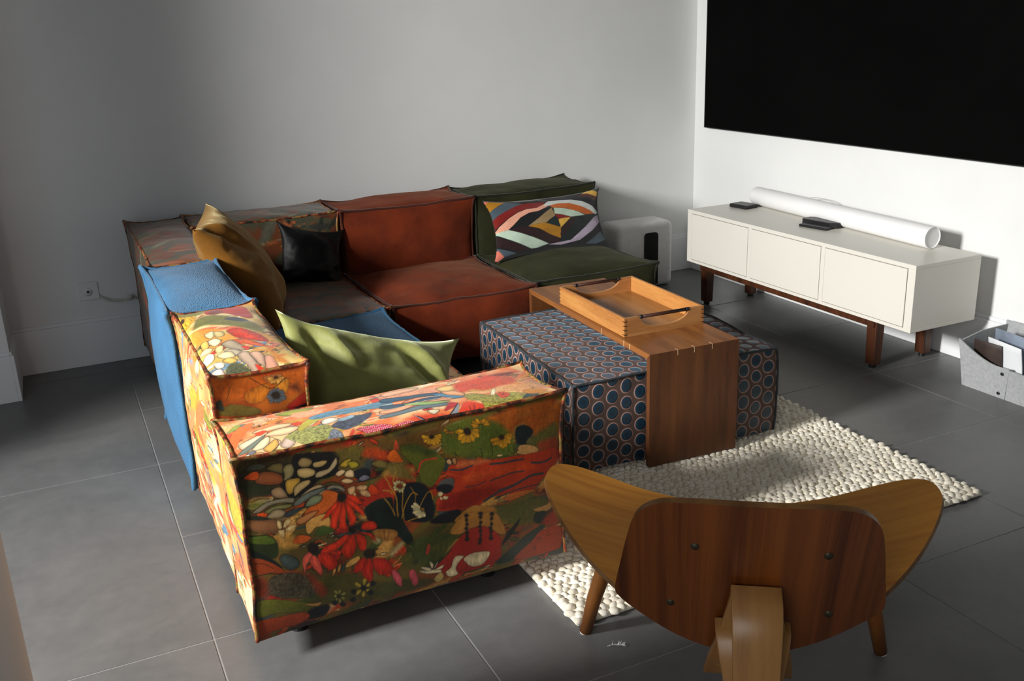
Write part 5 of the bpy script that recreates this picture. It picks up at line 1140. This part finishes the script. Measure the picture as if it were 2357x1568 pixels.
# ================================================================== RUG
t=NT('cream_wool'); co=t.coord('Object'); t.l(t.ramp(t.noise(co,35,3,.6),[(.25,hexl('d6ccb4')),(.5,hexl('f0e8d6')),(.75,hexl('f7f2e6'))]),t.b.inputs['Base Color']); t.set(Roughness=.95); t.b.inputs['Sheen Weight'].default_value=.2; t.bump(t.noise(co,260,3),.5,.002); m_wool=t.m
RX0,RX1,RY0,RY1=-2.455,-1.005,-2.925,-1.15
rg=root('wool_rug',((RX0+RX1)/2,(RY0+RY1)/2,0),'chunky cream wool rug of thick pebble-like loops under ottoman and table','rug')
hx,hy=(RX1-RX0)/2,(RY1-RY0)/2
MB().box(-hx,hx,-hy,hy,.001,.012,.003).build('backing',m_wool,rg)
rng=np.random.default_rng(4); V=[];F=[]; nb=0; sxp,syp=.0245,.0195
tmpl=[(0,0,1.0)]
for el in (.72,.22,-.35):
    for k in range(8): a=2*math.pi*(k+.5*(el==.22))/8; cr=math.sqrt(1-el*el); tmpl.append((cr*math.cos(a),cr*math.sin(a),el))
tmpl=np.array(tmpl); TF=[(0,1+k,1+(k+1)%8) for k in range(8)]+[(1+8*r_+k,1+8*(r_+1)+k,1+8*(r_+1)+(k+1)%8,1+8*r_+(k+1)%8) for r_ in (0,1) for k in range(8)]
iy=0; yv=-hy+.006
while yv<hy-.004:
    xv=-hx+.008+(.5*sxp if iy%2 else 0)
    while xv<hx-.004:
        jx,jy=rng.normal(0,.0028,2); ang=rng.normal(.0,.45)+(.5 if iy%2 else -.5); s_=rng.uniform(.82,1.2)
        ra,rb,rc=.0150*s_,.0104*s_*rng.uniform(.9,1.15),.0095*rng.uniform(.8,1.25)
        q=tmpl*np.array([ra,rb,rc]); ca,sa=math.cos(ang),math.sin(ang)
        q=np.stack([q[:,0]*ca-q[:,1]*sa+xv+jx,q[:,0]*sa+q[:,1]*ca+yv+jy,q[:,2]+.0135+rng.normal(0,.0012)],1)
        V.append(q); F+=[tuple(i+nb for i in f_) for f_ in TF]; nb+=len(q); xv+=sxp
    yv+=syp; iy+=1
pl=mesh_obj('wool_loops',np.concatenate(V),F,m_wool,rg,True); pl['kind']='stuff'
# ================================================================== SHELL CHAIR
m_seatwood=wood('oak_veneer_seat',hexl('ae6a1e'),hexl('de9a38'),'sx',7,.30,16,.45,.5,.15)
m_backwood=wood('walnut_veneer_back',hexl('4a220d'),hexl('8c4c1e'),'sz',2.6,.30,60,.45,.5,.2)
m_ply=wood('ply_edge',hexl('4a2a10'),hexl('9a7040'),'y',40,.4,1,.45,.4)
m_legwood=wood('oak_bent_leg',hexl('80562e'),hexl('a87c48'),'sz',8,.36,12,.45,.5)
m_legred=wood('round_leg_wood',hexl('6a3815'),hexl('96602a'),'z',8,.36,12,.45,.5)
CA=R(54.5)          # local x = to the chair's right, local y = forward
ch=root('shell_chair',(-2.16,-3.155,0),'three-legged lounge chair of bent wood with winged seat seen from behind','chair',CA-R(90))
def shell(name,outline,fn,th,mat,nu=60,nv=44):
    """thick curved sheet bounded by an outline given in the sheet's own 2D coordinates"""
    out=spline(outline,10,True); xs_=out[:,0]; x0,x1=xs_.min(),xs_.max()
    V=[];rows=[]
    us=x0+(x1-x0)*(.5-.5*np.cos(np.linspace(0.03,math.pi-.03,nu)))
    for x in us:
        cr=[]
        for i in range(len(out)):
            a,b=out[i],out[(i+1)%len(out)]
            if (a[0]-x)*(b[0]-x)<=0 and a[0]!=b[0]: cr.append(a[1]+(b[1]-a[1])*(x-a[0])/(b[0]-a[0]))
        lo,hi=min(cr),max(cr); rows.append([(x,lo+(hi-lo)*k/(nv-1)) for k in range(nv)])
    G=np.array(rows); P_=np.array([[fn(x,y) for x,y in r_] for r_ in G])
    du=np.gradient(P_,axis=0); dv=np.gradient(P_,axis=1); N=np.cross(du,dv); N/=np.maximum(np.linalg.norm(N,axis=2,keepdims=True),1e-9)
    A=(P_+N*th/2).reshape(-1,3); B=(P_-N*th/2).reshape(-1,3); k=nu*nv; idx=np.arange(k).reshape(nu,nv)
    q=np.stack([idx[:-1,:-1],idx[1:,:-1],idx[1:,1:],idx[:-1,1:]],-1).reshape(-1,4)
    o=mesh_obj(name,np.concatenate([A,B]),np.concatenate([q,q[:,::-1]+k]),mat,ch,True)
    rim=list(idx[:,0])+list(idx[-1,1:])+list(idx[-2::-1,-1])+list(idx[0,-2:0:-1]); n=len(rim)
    Vr=[tuple(A[i]) for i in rim]+[tuple(B[i]) for i in rim]; Fr=[(i,n+i,n+(i+1)%n,(i+1)%n) for i in range(n)]
    mesh_obj('veneer_edge',Vr,Fr,m_ply,o,True)
    return o
seat_half=[(0,.018),(.165,.031),(.22,.036),(.30,.047),(.362,.047),(.404,.032),(.426,.008),(.436,-.03),(.433,-.073),(.408,-.138),(.363,-.218),(.31,-.287),(.258,-.338),(.17,-.395),(.08,-.425),(0,-.435)]
so=[(x,y) for x,y in seat_half]+[(-x,y) for x,y in seat_half[-2:0:-1]]
shell('seat_shell',so,lambda l,f:(l,f,.355+.5*l*l+.10*f),.011,m_seatwood,90,40)
back_half=[(0,.688),(.09,.686),(.15,.679),(.183,.662),(.205,.632),(.217,.587),(.231,.51),(.2445,.425),(.235,.398),(.20,.366),(.137,.32),(.07,.290),(0,.280)]
bo=[(x,z) for x,z in back_half]+[(-x,z) for x,z in back_half[-2:0:-1]]
fb=lambda l,z:-.60+(.69-z)*.17/.39+.6*l*l
bs=shell('back_shell',bo,lambda l,z:(l,fb(l,z),z),.012,m_backwood,70,40)
m_brass=plain('dull_bolt',(.06,.05,.03),.5,.2,30,.4,metal=.5)
for l,z in ((-.10,.578),(.125,.57),(-.141,.412),(.145,.407)):
    m=MB(); f0=fb(l,z); m.tube([(l,f0-.003,z),(l,f0-.0095,z-.001)],[.0085,.007],14); m.build('bolt',m_brass,bs,True)
def ribbon(name,prof,th,mat,n=8,cx=.009):
    P_=spline(prof,n,False); m=len(P_); V=[];F=[]
    for i in range(m):
        a=P_[max(i-1,0)]; b=P_[min(i+1,m-1)]; t_=np.array([b[0]-a[0],b[1]-a[1]]); t_/=np.linalg.norm(t_); nn=np.array([-t_[1],t_[0]])*th/2
        w=P_[i][2]
        for s_,x in ((1,-w),(1,w),(-1,w),(-1,-w)): V.append((cx+x,P_[i][0]+s_*nn[0],P_[i][1]+s_*nn[1]))
    for i in range(m-1):
        for k in range(4): F.append((4*i+k,4*i+(k+1)%4,4*i+4+(k+1)%4,4*i+4+k))
    F.append((3,2,1,0)); F.append(tuple(4*(m-1)+k for k in range(4))); o=mesh_obj(name,V,F,mat,ch,True); bevel(o,.002,2,50); return o
ribbon('rear_leg',[(-.665,0,.034),(-.640,.15,.036),(-.620,.30,.039),(-.606,.39,.041),(-.590,.441,.043),(-.563,.472,.044),(-.527,.485,.044)],.014,m_legwood)
ribbon('rear_brace',[(-.530,.483,.044),(-.520,.452,.046),(-.498,.375,.060),(-.468,.30,.076),(-.43,.235,.084)],.014,m_legwood)
ribbon('inner_bracket',[(-.545,.285,.050),(-.541,.315,.055),(-.530,.35,.062),(-.512,.376,.067),(-.482,.386,.068)],.013,m_legwood)
ribbon('seat_support',[(-.46,.272,.062),(-.36,.285,.062),(-.1,.318,.06)],.014,m_legwood)
for s_ in (-1,1):
    m=MB(); m.tube([(s_*.20,-.13,.335),(s_*.262,-.075,.30),(s_*.30,-.04,.21),(s_*.328,-.018,.11),(s_*.352,0,.004)],[.016,.02,.0205,.0185,.0155],16); lg=m.build('front_leg',m_legred,ch,True)
    m=MB(); m.tube([(s_*.353,0,0),(s_*.353,0,.006)],.0135,16); m.build('glide',m_white,lg)

# ================================================================== SMALL FEATHER ON THE FLOOR
fe=root('feather',(-2.411,-3.041,.001),'tiny white feather on the grey floor between rug corner and chair','feather')
m_feather=plain('white_down',(.75,.75,.76),.7,.05)
m=MB(); m.tube(spline([(-.02,.012,.001),(-.006,.004,.006),(.008,-.003,.004),(.02,-.008,.002)],5,False),[.0007]*16,5); m.build('quill',m_feather,fe)
rg_=random.Random(2); m=MB()
for k in range(34):
    u=rg_.random(); p=np.array([-.016+.034*u,.010-.018*u,.004]); a=rg_.choice((-1,1))*rg_.uniform(.5,1.2)-.4; l_=rg_.uniform(.006,.014)
    q=p+np.array([math.cos(a)*l_,math.sin(a)*l_,rg_.uniform(.001,.008)]); w=np.array([-math.sin(a),math.cos(a),0])*.0009
    m.add([tuple(p-w),tuple(p+w),tuple(q)],[(0,1,2)])
m.build('barbs',m_feather,fe)
# ================================================================== CUSHIONS
def pillow(name,w,h,th,mat,label,cat,M,n=46,seed=1,pinch=.10,wr=.012,ears=.02,paint=None,group=None,exp=.5,folds=(),edgewave=.0,topsag=0.0):
    g_=np.linspace(-1,1,n); g_=np.sign(g_)*np.abs(g_)**.85; A,B=np.meshgrid(g_,g_,indexing='ij'); A=A.ravel(); B=B.ravel()
    V=[];F=[];C=[]
    for s_ in (1,-1):
        x=A*w/2*(1-pinch*(1-B**2)*np.abs(A)); y=B*h/2*(1-pinch*(1-A**2)*np.abs(B))
        x=x+np.sign(A)*ears*(A*B)**6; y=y+np.sign(B)*ears*(A*B)**6
        env=np.maximum((1-A**2)*(1-B**2),0); z=s_*th/2*env**exp
        q=np.stack([A*2.2,B*2.2,np.full_like(A,s_*.7)],1); nz=fbm(q+seed*5.1,seed,3); z=z+s_*wr*nz*np.minimum(1,env*6)
        for (cx,cy,dx,dy,wd,dep,ln) in folds:
            if s_<0: continue
            t_=((A-cx)*dx+(B-cy)*dy); d_=((A-cx)*-dy+(B-cy)*dx); z=z-dep*np.exp(-(d_/wd)**2)*np.exp(-(t_/ln)**2)*np.minimum(1,env*8)+dep*.7*np.exp(-((d_-2*wd)/wd)**2)*np.exp(-(t_/ln)**2)*np.minimum(1,env*8)
        y=y-topsag*(1-A**2)*(B>0)*B**2
        zz=edgewave*np.sin(A*3+seed)*np.abs(B)**3
        V.append(np.stack([x,y,z+zz],1))
        if paint is not None: C.append(paint(x,y,s_))
        idx=np.arange(n*n).reshape(n,n)+(0 if s_>0 else n*n); f=np.stack([idx[:-1,:-1],idx[1:,:-1],idx[1:,1:],idx[:-1,1:]],-1).reshape(-1,4); F.append(f if s_>0 else f[:,::-1])
    o=mesh_obj(name,np.concatenate(V),np.concatenate(F),mat,None,True,None,np.concatenate(C) if C else None)
    import bmesh
    bm=bmesh.new(); bm.from_mesh(o.data); bmesh.ops.remove_doubles(bm,verts=bm.verts,dist=.0006); bm.to_mesh(o.data); bm.free()
    o.matrix_world=M; return tag(o,label,cat,group)
def frame(c,xd,yd):
    x=Vector(xd).normalized(); z=x.cross(Vector(yd)).normalized(); y=z.cross(x)
    return Matrix(((x.x,y.x,z.x,c[0]),(x.y,y.y,z.y,c[1]),(x.z,y.z,z.z,c[2]),(0,0,0,1)))
m_ochre=fabric('ochre_velvet',hexl('7a4c0a'),.75,.35,7,0,0,.6,(.9,.75,.4))
m_green=fabric('moss_velvet',hexl('7a7d44'),.6,.30,8,0,0,.7,(.9,.95,.6))
m_blackfab=plain('black_fabric',(.003,.003,.0035),.55,.3,10,.25)
pillow('cushion',.42,.48,.20,m_ochre,'ochre velvet cushion slumped into the dark corner of the sofa','cushion',frame((-2.845,-.935,.582),(.26,.96,.05),(-.52,-.02,.82)),seed=4,pinch=.03,exp=.40,ears=.012,folds=((-.72,.75,.5,-.8,.07,.03,.4),),group='sofa cushions')
pillow('cushion',.545,.37,.15,m_green,'moss green velvet cushion propped against the floral backrest','cushion',frame((-2.735,-2.235,.468),(.95,.02,-.315),(.12,.55,.80)),seed=7,wr=.013,folds=((-.62,.45,.35,-.94,.10,.035,.45),(.55,.35,.6,-.8,.09,.03,.5),(.75,-.1,.9,.4,.08,.025,.4)),group='sofa cushions')
m_patch=mprint('patchwork_wool',.8,.25,.3)
pillow('cushion',.625,.285,.11,m_patch,'long cushion with bold multicoloured stripes and diamond on the olive module','cushion',frame((-1.30,-.60,.515),(1,0,.0),(0,.35,.94)),n=190,seed=9,wr=.006,pinch=.08,ears=.012,paint=paint_patch,group='sofa cushions')
pillow('cushion',.30,.26,.12,m_blackfab,'black shape of unknown kind behind the ochre cushion','cushion',frame((-2.455,-.48,.485),(1,.1,-.25),(.1,.35,.93)),seed=12,group='sofa cushions')  # unidentified black form, built with the cushion shape
